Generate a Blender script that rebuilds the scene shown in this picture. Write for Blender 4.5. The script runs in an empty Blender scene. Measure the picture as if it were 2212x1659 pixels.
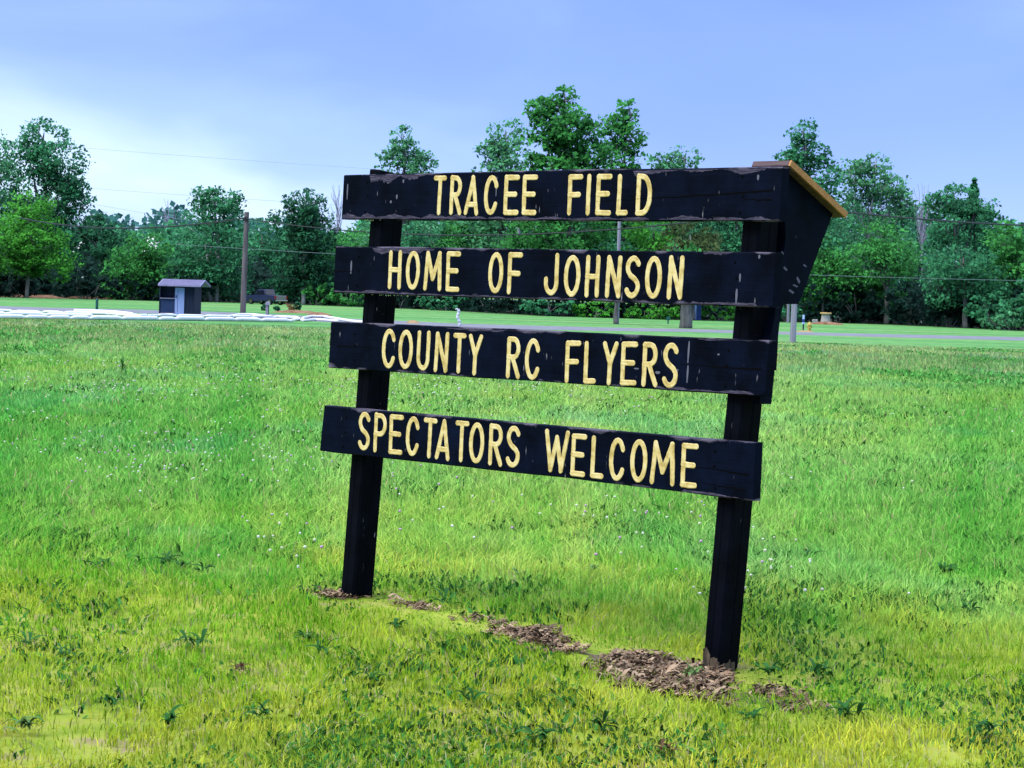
import bpy, bmesh, math, random
import numpy as np
from mathutils import Vector, Matrix, Euler

SC = bpy.context.scene
COL = SC.collection
rng = np.random.default_rng(7)
random.seed(7)

# ------------------------------------------------------------------ camera
FPX, CX, CY, CAM_H = 5000.0, 1106.0, 829.5, 1.86      # focal length and centre of a 2212 x 1659 frame
PITCH = math.atan(199.5 / FPX)
ROLL = math.atan(0.0314)
FW = np.array([0, math.cos(PITCH), -math.sin(PITCH)])
_r0 = np.array([1.0, 0, 0]); _u0 = np.array([0, math.sin(PITCH), math.cos(PITCH)])
RT = math.cos(ROLL) * _r0 + math.sin(ROLL) * _u0
UP = -math.sin(ROLL) * _r0 + math.cos(ROLL) * _u0
CAM = np.array([0, 0, CAM_H])
cd = bpy.data.cameras.new('camera')
cam = bpy.data.objects.new('camera', cd)
COL.objects.link(cam)
cd.sensor_width = 36.0
cd.lens = FPX / 2212 * 36.0
cd.clip_end = 6000
m = Matrix(((RT[0], UP[0], -FW[0]), (RT[1], UP[1], -FW[1]), (RT[2], UP[2], -FW[2])))
cam.matrix_world = Matrix.Translation(Vector(CAM)) @ m.to_4x4()
SC.camera = cam

# ------------------------------------------------------------------ light
SUN_EL, SUN_AZ = math.radians(52), math.radians(-60)     # sun behind the clouds, to the left of the view
world = bpy.data.worlds.new('World')
SC.world = world
world.use_nodes = True
wt = world.node_tree
wt.nodes.clear()


def wn(t, **kw):
    n = wt.nodes.new(t)
    for k, v in kw.items():
        setattr(n, k, v)
    return n


def wl(a, b):
    wt.links.new(a, b)


w_out = wn('ShaderNodeOutputWorld')
sky = wn('ShaderNodeTexSky', sky_type='NISHITA', sun_disc=False)
sky.sun_elevation = SUN_EL
sky.sun_rotation = SUN_AZ
sky.dust_density = 0.3
sky.air_density = 0.5
sky.ozone_density = 3.0
bg_clear = wn('ShaderNodeBackground'); bg_clear.inputs[1].default_value = 0.05
wl(sky.outputs[0], bg_clear.inputs[0])
tc = wn('ShaderNodeTexCoord')
sep = wn('ShaderNodeSeparateXYZ'); wl(tc.outputs['Generated'], sep.inputs[0])
zc = wn('ShaderNodeMath', operation='MAXIMUM'); wl(sep.outputs[2], zc.inputs[0]); zc.inputs[1].default_value = 0.0
# overcast: twice as bright-per-height plus one, (1 + 2 sin h)
cie = wn('ShaderNodeMath', operation='MULTIPLY_ADD'); wl(zc.outputs[0], cie.inputs[0]); cie.inputs[1].default_value = 2.0; cie.inputs[2].default_value = 1.0
mp = wn('ShaderNodeMapping'); wl(tc.outputs['Generated'], mp.inputs[0])
mp.inputs['Location'].default_value = (6.1, 6.3, 4.4)
mp.inputs['Rotation'].default_value = (0.0, 0.12, 0.0)
mp.inputs['Scale'].default_value = (4.6, 4.6, 13.0)
nz = wn('ShaderNodeTexNoise'); wl(mp.outputs[0], nz.inputs['Vector'])
nz.inputs['Scale'].default_value = 1.0; nz.inputs['Detail'].default_value = 5.0; nz.inputs['Roughness'].default_value = 0.45; nz.inputs['Distortion'].default_value = 0.4
# the thin, bright part of the cloud cover low on the left
glow = wn('ShaderNodeVectorMath', operation='DOT_PRODUCT'); wl(tc.outputs['Generated'], glow.inputs[0])
_ga, _ge = math.radians(-15.0), math.radians(0.4)
glow.inputs[1].default_value = (math.sin(_ga) * math.cos(_ge), math.cos(_ga) * math.cos(_ge), math.sin(_ge))
gr = wn('ShaderNodeMapRange', interpolation_type='SMOOTHERSTEP'); wl(glow.outputs['Value'], gr.inputs[0])
gr.inputs[1].default_value = math.cos(math.radians(21)); gr.inputs[2].default_value = 1.0
gr.inputs[3].default_value = 0.0; gr.inputs[4].default_value = 0.44
low = wn('ShaderNodeMapRange', interpolation_type='SMOOTHSTEP'); wl(zc.outputs[0], low.inputs[0])
low.inputs[1].default_value = 0.11; low.inputs[2].default_value = 0.02; low.inputs[3].default_value = 0.0; low.inputs[4].default_value = 0.0
ad1 = wn('ShaderNodeMath', operation='ADD'); wl(gr.outputs[0], ad1.inputs[0]); wl(low.outputs[0], ad1.inputs[1])
nzs = wn('ShaderNodeMath', operation='MULTIPLY_ADD'); wl(nz.outputs[0], nzs.inputs[0]); nzs.inputs[1].default_value = 1.5; nzs.inputs[2].default_value = -0.43
ad2 = wn('ShaderNodeMath', operation='ADD', use_clamp=True); wl(ad1.outputs[0], ad2.inputs[0]); wl(nzs.outputs[0], ad2.inputs[1])
cr = wn('ShaderNodeValToRGB'); wl(ad2.outputs[0], cr.inputs[0])
cr.color_ramp.elements[0].position = 0.0; cr.color_ramp.elements[0].color = (0.050, 0.078, 0.40, 1)
cr.color_ramp.elements[1].position = 0.95; cr.color_ramp.elements[1].color = (0.50, 0.58, 0.74, 1)
e = cr.color_ramp.elements.new(0.68); e.color = (0.19, 0.255, 0.58, 1)
e = cr.color_ramp.elements.new(0.42); e.color = (0.095, 0.140, 0.50, 1)
mulc = wn('ShaderNodeVectorMath', operation='SCALE'); wl(cr.outputs[0], mulc.inputs[0]); wl(cie.outputs[0], mulc.inputs['Scale'])
# higher up the cloud is a more neutral grey
hi = wn('ShaderNodeMapRange', interpolation_type='SMOOTHSTEP'); wl(zc.outputs[0], hi.inputs[0])
hi.inputs[1].default_value = 0.12; hi.inputs[2].default_value = 0.7
neu = wn('ShaderNodeVectorMath', operation='SCALE'); neu.inputs[0].default_value = (0.60, 0.68, 0.84); wl(cie.outputs[0], neu.inputs['Scale'])
mixc = wn('ShaderNodeMix', data_type='RGBA'); wl(hi.outputs[0], mixc.inputs[0]); wl(mulc.outputs[0], mixc.inputs[6]); wl(neu.outputs[0], mixc.inputs[7])
bg_cloud = wn('ShaderNodeBackground'); wl(mixc.outputs[2], bg_cloud.inputs[0]); bg_cloud.inputs[1].default_value = 0.50
addb = wn('ShaderNodeAddShader'); wl(bg_clear.outputs[0], addb.inputs[0]); wl(bg_cloud.outputs[0], addb.inputs[1])
wl(addb.outputs[0], w_out.inputs[0])

sd = bpy.data.lights.new('sun', 'SUN')
sd.energy = 2.0
sd.angle = math.radians(42)
sd.color = (1.0, 0.93, 0.78)
sun = bpy.data.objects.new('sun', sd)
COL.objects.link(sun)
_sv = Vector((math.sin(SUN_AZ) * math.cos(SUN_EL), math.cos(SUN_AZ) * math.cos(SUN_EL) * -1, math.sin(SUN_EL)))
sun.rotation_euler = _sv.to_track_quat('Z', 'Y').to_euler()
# the sky's sun stands where the lamp stands: azimuth clockwise from +Y
sky.sun_rotation = math.atan2(_sv.x, _sv.y)

SC.view_settings.view_transform = 'Standard'
SC.view_settings.look = 'None'
SC.view_settings.exposure = 1.05
SC.view_settings.gamma = 1.0
SC.view_settings.use_curve_mapping = False
SC.render.engine = 'CYCLES'
SC.cycles.use_denoising = True
SC.cycles.max_bounces = 4
SC.cycles.diffuse_bounces = 2
SC.cycles.transmission_bounces = 4


# ------------------------------------------------------------------ measuring helpers
def ray(x, y):
    return FW + (x - CX) / FPX * RT - (y - CY) / FPX * UP


def ground(x, y):
    d = ray(x, y)
    return CAM + d * (-CAM_H / d[2])


def at_depth(x, y, Y):
    d = ray(x, y)
    return CAM + d * (Y / d[1])


def ppm(Y):
    return FPX / Y            # frame pixels per metre at depth Y


def gz(Y):                      # the near ground falls a few centimetres towards the viewer
    t = np.clip((14.2 - np.asarray(Y, float)) / 2.8, 0, 1)
    return -0.062 * t * t * (3 - 2 * t)


def vnoise(x, y, s, seed):
    """smooth value noise for densities"""
    g = np.random.default_rng(seed)
    tab = g.uniform(0, 1, (64, 64))
    X, Yv = x / s + 1000, y / s + 1000
    xi, yi = np.floor(X).astype(int), np.floor(Yv).astype(int)
    fx, fy = X - xi, Yv - yi
    fx = fx * fx * (3 - 2 * fx); fy = fy * fy * (3 - 2 * fy)
    q = lambda a, b: tab[a % 64, b % 64]
    return (q(xi, yi) * (1 - fx) * (1 - fy) + q(xi + 1, yi) * fx * (1 - fy) + q(xi, yi + 1) * (1 - fx) * fy + q(xi + 1, yi + 1) * fx * fy)


# ------------------------------------------------------------------ object helpers
def setp(o, label=None, cat=None, group=None, kind=None):
    if label: o['label'] = label
    if cat: o['category'] = cat
    if group: o['group'] = group
    if kind: o['kind'] = kind
    return o


def mesh_obj(name, V, F, mat, parent=None, smooth=False, **kw):
    me = bpy.data.meshes.new(name)
    V = np.asarray(V, float).reshape(-1, 3)
    if isinstance(F, np.ndarray):
        n, k = F.shape
        me.vertices.add(len(V)); me.vertices.foreach_set('co', V.astype(np.float32).ravel())
        me.loops.add(n * k); me.loops.foreach_set('vertex_index', F.astype(np.int32).ravel())
        me.polygons.add(n)
        me.polygons.foreach_set('loop_start', np.arange(0, n * k, k, dtype=np.int32))
        me.update(calc_edges=True)
    else:
        me.from_pydata([tuple(v) for v in V], [], F)
    if mat: me.materials.append(mat)
    if smooth:
        me.polygons.foreach_set('use_smooth', np.ones(len(me.polygons), bool))
    me.update()
    o = bpy.data.objects.new(name, me)
    COL.objects.link(o)
    if parent: o.parent = parent
    return setp(o, **kw)


def bm_obj(name, bm, mat, parent=None, smooth=False, bevel=0.0, seg=1, **kw):
    if bevel:
        bmesh.ops.bevel(bm, geom=list(bm.edges), offset=bevel, segments=seg, affect='EDGES', profile=0.6)
    bmesh.ops.recalc_face_normals(bm, faces=bm.faces)
    me = bpy.data.meshes.new(name)
    bm.to_mesh(me); bm.free()
    if mat: me.materials.append(mat)
    if smooth:
        me.polygons.foreach_set('use_smooth', np.ones(len(me.polygons), bool))
    o = bpy.data.objects.new(name, me)
    COL.objects.link(o)
    if parent: o.parent = parent
    return setp(o, **kw)


def empty(name, loc, rotz=0.0, **kw):
    o = bpy.data.objects.new(name, None)
    o.empty_display_size = 0.3
    COL.objects.link(o)
    o.location = tuple(loc)
    o.rotation_euler = (0, 0, rotz)
    return setp(o, **kw)


def hexa(bm, P):
    """P: eight corners, 0-3 one end ring, 4-7 the opposite ring"""
    v = [bm.verts.new(tuple(p)) for p in P]
    for f in ((0, 1, 2, 3), (7, 6, 5, 4), (0, 4, 5, 1), (1, 5, 6, 2), (2, 6, 7, 3), (3, 7, 4, 0)):
        bm.faces.new([v[i] for i in f])
    return v


def box(bm, x0, x1, y0, y1, z0, z1):
    return hexa(bm, [(x0, y0, z0), (x1, y0, z0), (x1, y1, z0), (x0, y1, z0), (x0, y0, z1), (x1, y0, z1), (x1, y1, z1), (x0, y1, z1)])


def prism(bm, poly, axis, a, b):
    """poly of 2-D points extruded along axis from a to b"""
    def mk(p, t):
        q = [p[0], p[1]]
        q.insert(axis, t)
        return bm.verts.new(tuple(q))
    A = [mk(p, a) for p in poly]; B = [mk(p, b) for p in poly]
    bm.faces.new(A); bm.faces.new(B[::-1])
    n = len(poly)
    for i in range(n):
        bm.faces.new((A[i], B[i], B[(i + 1) % n], A[(i + 1) % n]))


def tube_data(pts, rad, sides=8, cap=True):
    pts = np.asarray(pts, float)
    n = len(pts)
    rad = np.broadcast_to(np.asarray(rad, float), (n,))
    T = np.gradient(pts, axis=0)
    T /= np.linalg.norm(T, axis=1)[:, None] + 1e-9
    V, F = [], []
    a = np.array([0, 0, 1.0]) if abs(T[0][2]) < 0.9 else np.array([1.0, 0, 0])
    for i in range(n):
        u = np.cross(T[i], a); u /= np.linalg.norm(u)
        w = np.cross(u, T[i])
        for k in range(sides):
            th = 2 * math.pi * k / sides
            V.append(pts[i] + rad[i] * (math.cos(th) * u + math.sin(th) * w))
    for i in range(n - 1):
        for k in range(sides):
            k2 = (k + 1) % sides
            F.append((i * sides + k, i * sides + k2, (i + 1) * sides + k2, (i + 1) * sides + k))
    if cap:
        F.append(tuple(range(sides))[::-1]); F.append(tuple(range((n - 1) * sides, n * sides)))
    return V, F


def join_data(parts):
    V, F, o = [], [], 0
    for v, f in parts:
        V += list(v); F += [tuple(i + o for i in q) for q in f]; o += len(v)
    return V, F


# ------------------------------------------------------------------ materials
def mat(name, base=(0.5, 0.5, 0.5), rough=0.7, **kw):
    mt = bpy.data.materials.new(name)
    mt.use_nodes = True
    b = mt.node_tree.nodes['Principled BSDF']
    b.inputs['Base Color'].default_value = (*base, 1)
    b.inputs['Roughness'].default_value = rough
    b.inputs['Specular IOR Level'].default_value = kw.get('spec', 0.3)
    if 'metal' in kw: b.inputs['Metallic'].default_value = kw['metal']
    if 'trans' in kw: b.inputs['Transmission Weight'].default_value = kw['trans']
    return mt


def nodes(mt):
    t = mt.node_tree
    def n(ty, **kw):
        q = t.nodes.new(ty)
        for k, v in kw.items(): setattr(q, k, v)
        return q
    return t, n, t.links.new, t.nodes['Principled BSDF']


def noise_mat(name, cols, scale=5.0, rough=0.8, stretch=(1, 1, 1), bump=0.0, detail=5.0, coord='Object', spec=0.2):
    """several colours through one noise"""
    mt = mat(name, cols[0], rough, spec=spec)
    t, n, l, b = nodes(mt)
    c = n('ShaderNodeTexCoord'); mpn = n('ShaderNodeMapping'); l(c.outputs[coord], mpn.inputs[0])
    mpn.inputs['Scale'].default_value = stretch
    z = n('ShaderNodeTexNoise'); l(mpn.outputs[0], z.inputs['Vector']); z.inputs['Scale'].default_value = scale; z.inputs['Detail'].default_value = detail
    r = n('ShaderNodeValToRGB'); l(z.outputs[0], r.inputs[0])
    k = len(cols)
    r.color_ramp.elements[0].position = 0.3; r.color_ramp.elements[0].color = (*cols[0], 1)
    r.color_ramp.elements[1].position = 0.7; r.color_ramp.elements[1].color = (*cols[-1], 1)
    for i in range(1, k - 1):
        e = r.color_ramp.elements.new(0.3 + 0.4 * i / (k - 1)); e.color = (*cols[i], 1)
    l(r.outputs[0], b.inputs['Base Color'])
    if bump:
        bp = n('ShaderNodeBump'); bp.inputs['Strength'].default_value = bump; bp.inputs['Distance'].default_value = 0.02
        l(z.outputs[0], bp.inputs['Height']); l(bp.outputs[0], b.inputs['Normal'])
    return mt


def paint_mat(name, base, worn, wear_edges=True, grain_axis=0):
    """old dark stain on wood: grain, peeled edges, scratches and specks"""
    mt = mat(name, base, 0.7, spec=0.035)
    t, n, l, b = nodes(mt)
    c = n('ShaderNodeTexCoord')
    st = [14.0, 14.0, 14.0]; st[grain_axis] = 0.9
    m1 = n('ShaderNodeMapping'); l(c.outputs['Object'], m1.inputs[0]); m1.inputs['Scale'].default_value = st
    g = n('ShaderNodeTexNoise'); l(m1.outputs[0], g.inputs['Vector']); g.inputs['Scale'].default_value = 3.0; g.inputs['Detail'].default_value = 6
    gp = n('ShaderNodeTexNoise'); l(c.outputs['Object'], gp.inputs['Vector']); gp.inputs['Scale'].default_value = 5.5; gp.inputs['Detail'].default_value = 5; gp.inputs['Roughness'].default_value = 0.6
    # body colour: mottled
    r0 = n('ShaderNodeValToRGB'); l(gp.outputs[0], r0.inputs[0])
    r0.color_ramp.elements[0].position = 0.35; r0.color_ramp.elements[0].color = (*[v * 0.65 for v in base], 1)
    r0.color_ramp.elements[1].position = 0.75; r0.color_ramp.elements[1].color = (*[v * 2.6 + 0.0005 for v in base], 1)
    cur = r0.outputs[0]
    # peeled wood near the long edges
    if wear_edges:
        se = n('ShaderNodeSeparateXYZ'); l(c.outputs['Generated'], se.inputs[0])
        s = n('ShaderNodeMath', operation='SUBTRACT'); l(se.outputs[2], s.inputs[0]); s.inputs[1].default_value = 0.5
        ab = n('ShaderNodeMath', operation='ABSOLUTE'); l(s.outputs[0], ab.inputs[0])
        m2 = n('ShaderNodeMapping'); l(c.outputs['Object'], m2.inputs[0]); m2.inputs['Scale'].default_value = (3.2, 3.2, 7.0)
        pn = n('ShaderNodeTexNoise'); l(m2.outputs[0], pn.inputs['Vector']); pn.inputs['Scale'].default_value = 1.6; pn.inputs['Detail'].default_value = 4
        sm = n('ShaderNodeMath', operation='MULTIPLY_ADD'); l(pn.outputs[0], sm.inputs[0]); sm.inputs[1].default_value = 0.42; l(ab.outputs[0], sm.inputs[2])
        th = n('ShaderNodeMapRange'); l(sm.outputs[0], th.inputs[0]); th.inputs[1].default_value = 0.685; th.inputs[2].default_value = 0.73
        wc = n('ShaderNodeValToRGB'); l(g.outputs[0], wc.inputs[0])
        wc.color_ramp.elements[0].position = 0.35; wc.color_ramp.elements[0].color = (*[v * 0.45 for v in worn], 1)
        wc.color_ramp.elements[1].position = 0.65; wc.color_ramp.elements[1].color = (*worn, 1)
        mx = n('ShaderNodeMix', data_type='RGBA'); l(th.outputs[0], mx.inputs[0]); l(cur, mx.inputs[6]); l(wc.outputs[0], mx.inputs[7])
        cur = mx.outputs[2]
    # pale upright scratches and bird-lime specks
    m3 = n('ShaderNodeMapping'); l(c.outputs['Object'], m3.inputs[0]); m3.inputs['Scale'].default_value = (55, 55, 9)
    sn = n('ShaderNodeTexNoise'); l(m3.outputs[0], sn.inputs['Vector']); sn.inputs['Scale'].default_value = 1.0; sn.inputs['Detail'].default_value = 2
    sp = n('ShaderNodeMapRange'); l(sn.outputs[0], sp.inputs[0]); sp.inputs[1].default_value = 0.735; sp.inputs[2].default_value = 0.80
    mx2 = n('ShaderNodeMix', data_type='RGBA'); l(sp.outputs[0], mx2.inputs[0]); l(cur, mx2.inputs[6]); mx2.inputs[7].default_value = (0.22, 0.22, 0.26, 1)
    l(mx2.outputs[2], b.inputs['Base Color'])
    rr = n('ShaderNodeMapRange'); l(gp.outputs[0], rr.inputs[0]); rr.inputs[3].default_value = 0.45; rr.inputs[4].default_value = 0.8
    l(rr.outputs[0], b.inputs['Roughness'])
    bp = n('ShaderNodeBump'); bp.inputs['Strength'].default_value = 0.55; bp.inputs['Distance'].default_value = 0.004
    l(g.outputs[0], bp.inputs['Height']); l(bp.outputs[0], b.inputs['Normal'])
    return mt


def bend_normal(t, sock, k):
    """leaves and blades are thin and curved: their mean normal leans to the zenith"""
    g = t.nodes.new('ShaderNodeNewGeometry')
    a = t.nodes.new('ShaderNodeVectorMath'); a.operation = 'SCALE'; t.links.new(g.outputs['Normal'], a.inputs[0]); a.inputs['Scale'].default_value = 1 - k
    b = t.nodes.new('ShaderNodeVectorMath'); b.operation = 'ADD'; t.links.new(a.outputs[0], b.inputs[0]); b.inputs[1].default_value = (0, 0, k)
    c = t.nodes.new('ShaderNodeVectorMath'); c.operation = 'NORMALIZE'; t.links.new(b.outputs[0], c.inputs[0])
    t.links.new(c.outputs[0], sock)


def leaf_mat(name, dark, light, trans=0.35):
    mt = bpy.data.materials.new(name)
    mt.use_nodes = True
    t = mt.node_tree
    t.nodes.clear()
    out = t.nodes.new('ShaderNodeOutputMaterial')
    at = t.nodes.new('ShaderNodeAttribute'); at.attribute_name = 'tint'
    r = t.nodes.new('ShaderNodeValToRGB'); t.links.new(at.outputs['Fac'], r.inputs[0])
    r.color_ramp.elements[0].color = (*dark, 1); r.color_ramp.elements[1].color = (*light, 1)
    d = t.nodes.new('ShaderNodeBsdfPrincipled'); d.inputs['Roughness'].default_value = 0.6; d.inputs['Specular IOR Level'].default_value = 0.07
    t.links.new(r.outputs[0], d.inputs['Base Color'])
    bend_normal(t, d.inputs['Normal'], 0.68)
    tr = t.nodes.new('ShaderNodeBsdfTranslucent'); t.links.new(r.outputs[0], tr.inputs['Color'])
    mx = t.nodes.new('ShaderNodeMixShader'); mx.inputs[0].default_value = trans
    t.links.new(d.outputs[0], mx.inputs[1]); t.links.new(tr.outputs[0], mx.inputs[2]); t.links.new(mx.outputs[0], out.inputs[0])
    return mt


M = {}
M['plank'] = paint_mat('black stained plank', (0.0006, 0.0018, 0.0066), (0.115, 0.105, 0.155))
M['post'] = paint_mat('black stained post', (0.0008, 0.0013, 0.0032), (0.05, 0.05, 0.06), wear_edges=False, grain_axis=2)
M['panel'] = paint_mat('black stained plywood', (0.0010, 0.0024, 0.0068), (0.06, 0.06, 0.08), wear_edges=False, grain_axis=1)
M['bare'] = noise_mat('bare wood', [(0.02, 0.016, 0.012), (0.11, 0.085, 0.058)], 9, 0.9, (3, 3, 1), bump=0.4)
M['yellow'] = noise_mat('yellow sign paint', [(0.41, 0.30, 0.085), (0.59, 0.47, 0.185), (0.66, 0.56, 0.28)], 26, 0.5, bump=0.15, spec=0.35)
M['screw'] = mat('dark screw', (0.001, 0.001, 0.0012), 0.9, spec=0.05)
M['roof_edge'] = noise_mat('orange timber', [(0.30, 0.145, 0.045), (0.42, 0.22, 0.075)], 6, 0.6, (1, 6, 20))
M['roof_front'] = noise_mat('weathered brown timber', [(0.06, 0.04, 0.045), (0.12, 0.08, 0.085)], 6, 0.7, (1, 6, 20))
M['water'] = mat('water', (1, 1, 1), 0.02, trans=1.0, spec=0.5)
M['bark'] = noise_mat('grey bark', [(0.05, 0.05, 0.05), (0.16, 0.16, 0.17)], 3, 0.9, (1, 1, 0.25), bump=0.5)
M['bark_pale'] = noise_mat('pale bark', [(0.16, 0.17, 0.20), (0.34, 0.35, 0.40)], 3, 0.9, (1, 1, 0.25), bump=0.5)
M['pole'] = noise_mat('weathered pole timber', [(0.055, 0.052, 0.055), (0.14, 0.13, 0.135)], 4, 0.9, (2, 2, 0.15), bump=0.4)
M['pole_pale'] = noise_mat('silvered pole timber', [(0.14, 0.14, 0.18), (0.28, 0.28, 0.36)], 4, 0.9, (2, 2, 0.15), bump=0.4)
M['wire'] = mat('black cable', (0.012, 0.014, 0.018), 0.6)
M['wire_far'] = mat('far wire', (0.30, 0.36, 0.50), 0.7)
M['wire_pale'] = mat('bare wire', (0.12, 0.17, 0.20), 0.6)
M['asphalt'] = noise_mat('grey road', [(0.12, 0.13, 0.165), (0.18, 0.19, 0.23)], 0.6, 0.9, coord='Object')
M['white_tube'] = noise_mat('white tube', [(0.60, 0.63, 0.68), (0.72, 0.74, 0.77)], 3, 0.5)
M['shed_wall'] = noise_mat('dark blue shed boards', [(0.004, 0.009, 0.026), (0.010, 0.018, 0.046)], 2.5, 0.7, (6, 6, 0.4))
M['shed_shelf'] = noise_mat('shed shelf', [(0.14, 0.14, 0.22), (0.22, 0.21, 0.3)], 5, 0.7)
M['shed_panel'] = noise_mat('navy panel', [(0.010, 0.026, 0.085), (0.018, 0.04, 0.11)], 3, 0.6)
M['shed_door'] = noise_mat('pale blue door', [(0.20, 0.27, 0.55), (0.28, 0.35, 0.62)], 3, 0.5, (6, 6, 0.5))
M['shed_roof'] = noise_mat('lilac metal roof', [(0.16, 0.155, 0.29), (0.24, 0.23, 0.40)], 3, 0.5, (1, 8, 1))
M['truck'] = noise_mat('grey truck paint', [(0.010, 0.014, 0.05), (0.018, 0.024, 0.075)], 3, 0.3, spec=0.5)
M['truck_glass'] = mat('truck glass', (0.008, 0.012, 0.02), 0.08, spec=0.6)
M['truck_pale'] = noise_mat('pale truck tailgate', [(0.15, 0.145, 0.165), (0.22, 0.21, 0.235)], 3, 0.35, spec=0.5)
M['rubber'] = mat('rubber', (0.01, 0.01, 0.011), 0.85)
M['chrome'] = mat('chrome', (0.5, 0.5, 0.52), 0.25, metal=1.0)
M['lamp_red'] = mat('red lamp', (0.25, 0.02, 0.02), 0.3)
M['teal'] = noise_mat('teal paint', [(0.01, 0.06, 0.06), (0.02, 0.10, 0.10)], 5, 0.5)
M['blue'] = noise_mat('blue paint', [(0.012, 0.035, 0.14), (0.02, 0.05, 0.2)], 5, 0.45)
M['pale_blue'] = noise_mat('pale blue panel', [(0.30, 0.40, 0.75), (0.40, 0.50, 0.85)], 5, 0.45)
M['hydrant'] = noise_mat('yellow hydrant paint', [(0.36, 0.26, 0.06), (0.46, 0.35, 0.11)], 6, 0.5)
M['stone'] = noise_mat('grey stone', [(0.20, 0.20, 0.22), (0.36, 0.35, 0.35)], 5, 0.9, bump=0.4)
M['cap'] = noise_mat('pale orange cap', [(0.42, 0.28, 0.10), (0.5, 0.36, 0.18)], 5, 0.8)
M['red_soil'] = noise_mat('red soil', [(0.10, 0.045, 0.025), (0.19, 0.10, 0.06), (0.24, 0.15, 0.10)], 2.5, 0.95, bump=0.5)
M['tan_soil'] = noise_mat('tan soil', [(0.24, 0.16, 0.08), (0.33, 0.24, 0.15)], 2.5, 0.95, bump=0.5)
M['mailbox'] = noise_mat('grey metal box', [(0.2, 0.2, 0.26), (0.3, 0.3, 0.36)], 4, 0.4)
M['house'] = noise_mat('white siding', [(0.70, 0.73, 0.78), (0.8, 0.82, 0.85)], 1, 0.8, (0.1, 0.1, 8))
M['silver'] = noise_mat('silver paint', [(0.30, 0.36, 0.42), (0.62, 0.66, 0.72)], 9, 0.4)
M['twig'] = mat('bare twigs', (0.26, 0.27, 0.36), 0.9)
M['red_stem'] = noise_mat('reddish brown stems', [(0.10, 0.05, 0.025), (0.24, 0.14, 0.07)], 6, 0.9)

# ------------------------------------------------------------------ ground
def ground_material():
    mt = mat('grassy ground', (0.07, 0.2, 0.03), 0.95, spec=0.1)
    t, n, l, b = nodes(mt)
    g = n('ShaderNodeNewGeometry')
    sp = n('ShaderNodeSeparateXYZ'); l(g.outputs['Position'], sp.inputs[0])

    def noise(scale, stretch, detail=5):
        mm = n('ShaderNodeMapping'); l(g.outputs['Position'], mm.inputs[0]); mm.inputs['Scale'].default_value = stretch
        z = n('ShaderNodeTexNoise'); l(mm.outputs[0], z.inputs['Vector']); z.inputs['Scale'].default_value = scale; z.inputs['Detail'].default_value = detail
        return z.outputs[0]

    def ramp(src, stops):
        r = n('ShaderNodeValToRGB'); l(src, r.inputs[0])
        el = r.color_ramp.elements
        el[0].position, el[0].color = stops[0][0], (*stops[0][1], 1)
        el[1].position, el[1].color = stops[-1][0], (*stops[-1][1], 1)
        for p, c in stops[1:-1]:
            q = el.new(p); q.color = (*c, 1)
        return r.outputs[0]
    near = ramp(noise(3.0, (1, 1, 1), 8), [(0.30, (0.08, 0.13, 0.016)), (0.46, (0.17, 0.235, 0.024)), (0.58, (0.23, 0.265, 0.040)), (0.70, (0.22, 0.18, 0.095))])
    # mown lawn beyond the rough strip: long mowing bands and worn patches
    mown = ramp(noise(1.0, (0.03, 0.16, 1), 5), [(0.30, (0.055, 0.165, 0.050)), (0.5, (0.085, 0.245, 0.072)), (0.68, (0.16, 0.255, 0.095))])
    fine = noise(1.0, (1.3, 0.5, 1), 6)
    rough = ramp(noise(1.0, (0.35, 0.16, 1), 7), [(0.32, (0.08, 0.22, 0.05)), (0.5, (0.16, 0.28, 0.08)), (0.66, (0.27, 0.30, 0.14))])
    mead = ramp(noise(3.0, (1, .6, 1), 8), [(0.30, (0.055, 0.16, 0.022)), (0.5, (0.12, 0.29, 0.040)), (0.7, (0.17, 0.33, 0.055))])
    wob = noise(1.0, (0.05, 0.05, 1), 4)
    yy = n('ShaderNodeMath', operation='MULTIPLY_ADD'); l(wob, yy.inputs[0]); yy.inputs[1].default_value = 24; l(sp.outputs[1], yy.inputs[2])

    def step(a, c):
        m_ = n('ShaderNodeMapRange', interpolation_type='SMOOTHSTEP'); l(yy.outputs[0], m_.inputs[0]); m_.inputs[1].default_value = a; m_.inputs[2].default_value = c
        return m_.outputs[0]
    m0 = n('ShaderNodeMix', data_type='RGBA'); l(step(24, 28), m0.inputs[0]); l(near, m0.inputs[6]); l(mead, m0.inputs[7])
    m1 = n('ShaderNodeMix', data_type='RGBA'); l(step(60, 78), m1.inputs[0]); l(m0.outputs[2], m1.inputs[6]); l(rough, m1.inputs[7])
    m2 = n('ShaderNodeMix', data_type='RGBA'); l(step(104, 114), m2.inputs[0]); l(m1.outputs[2], m2.inputs[6]); l(mown, m2.inputs[7])
    v = n('ShaderNodeMapRange'); l(fine, v.inputs[0]); v.inputs[1].default_value = 0.3; v.inputs[2].default_value = 0.7; v.inputs[3].default_value = 0.8; v.inputs[4].default_value = 1.2
    mu = n('ShaderNodeVectorMath', operation='SCALE'); l(m2.outputs[2], mu.inputs[0]); l(v.outputs[0], mu.inputs['Scale'])
    l(mu.outputs[0], b.inputs['Base Color'])
    bp = n('ShaderNodeBump'); bp.inputs['Strength'].default_value = 0.6; bp.inputs['Distance'].default_value = 0.06
    l(noise(9.0, (1, 0.6, 1), 6), bp.inputs['Height']); l(bp.outputs[0], b.inputs['Normal'])
    return mt


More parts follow.
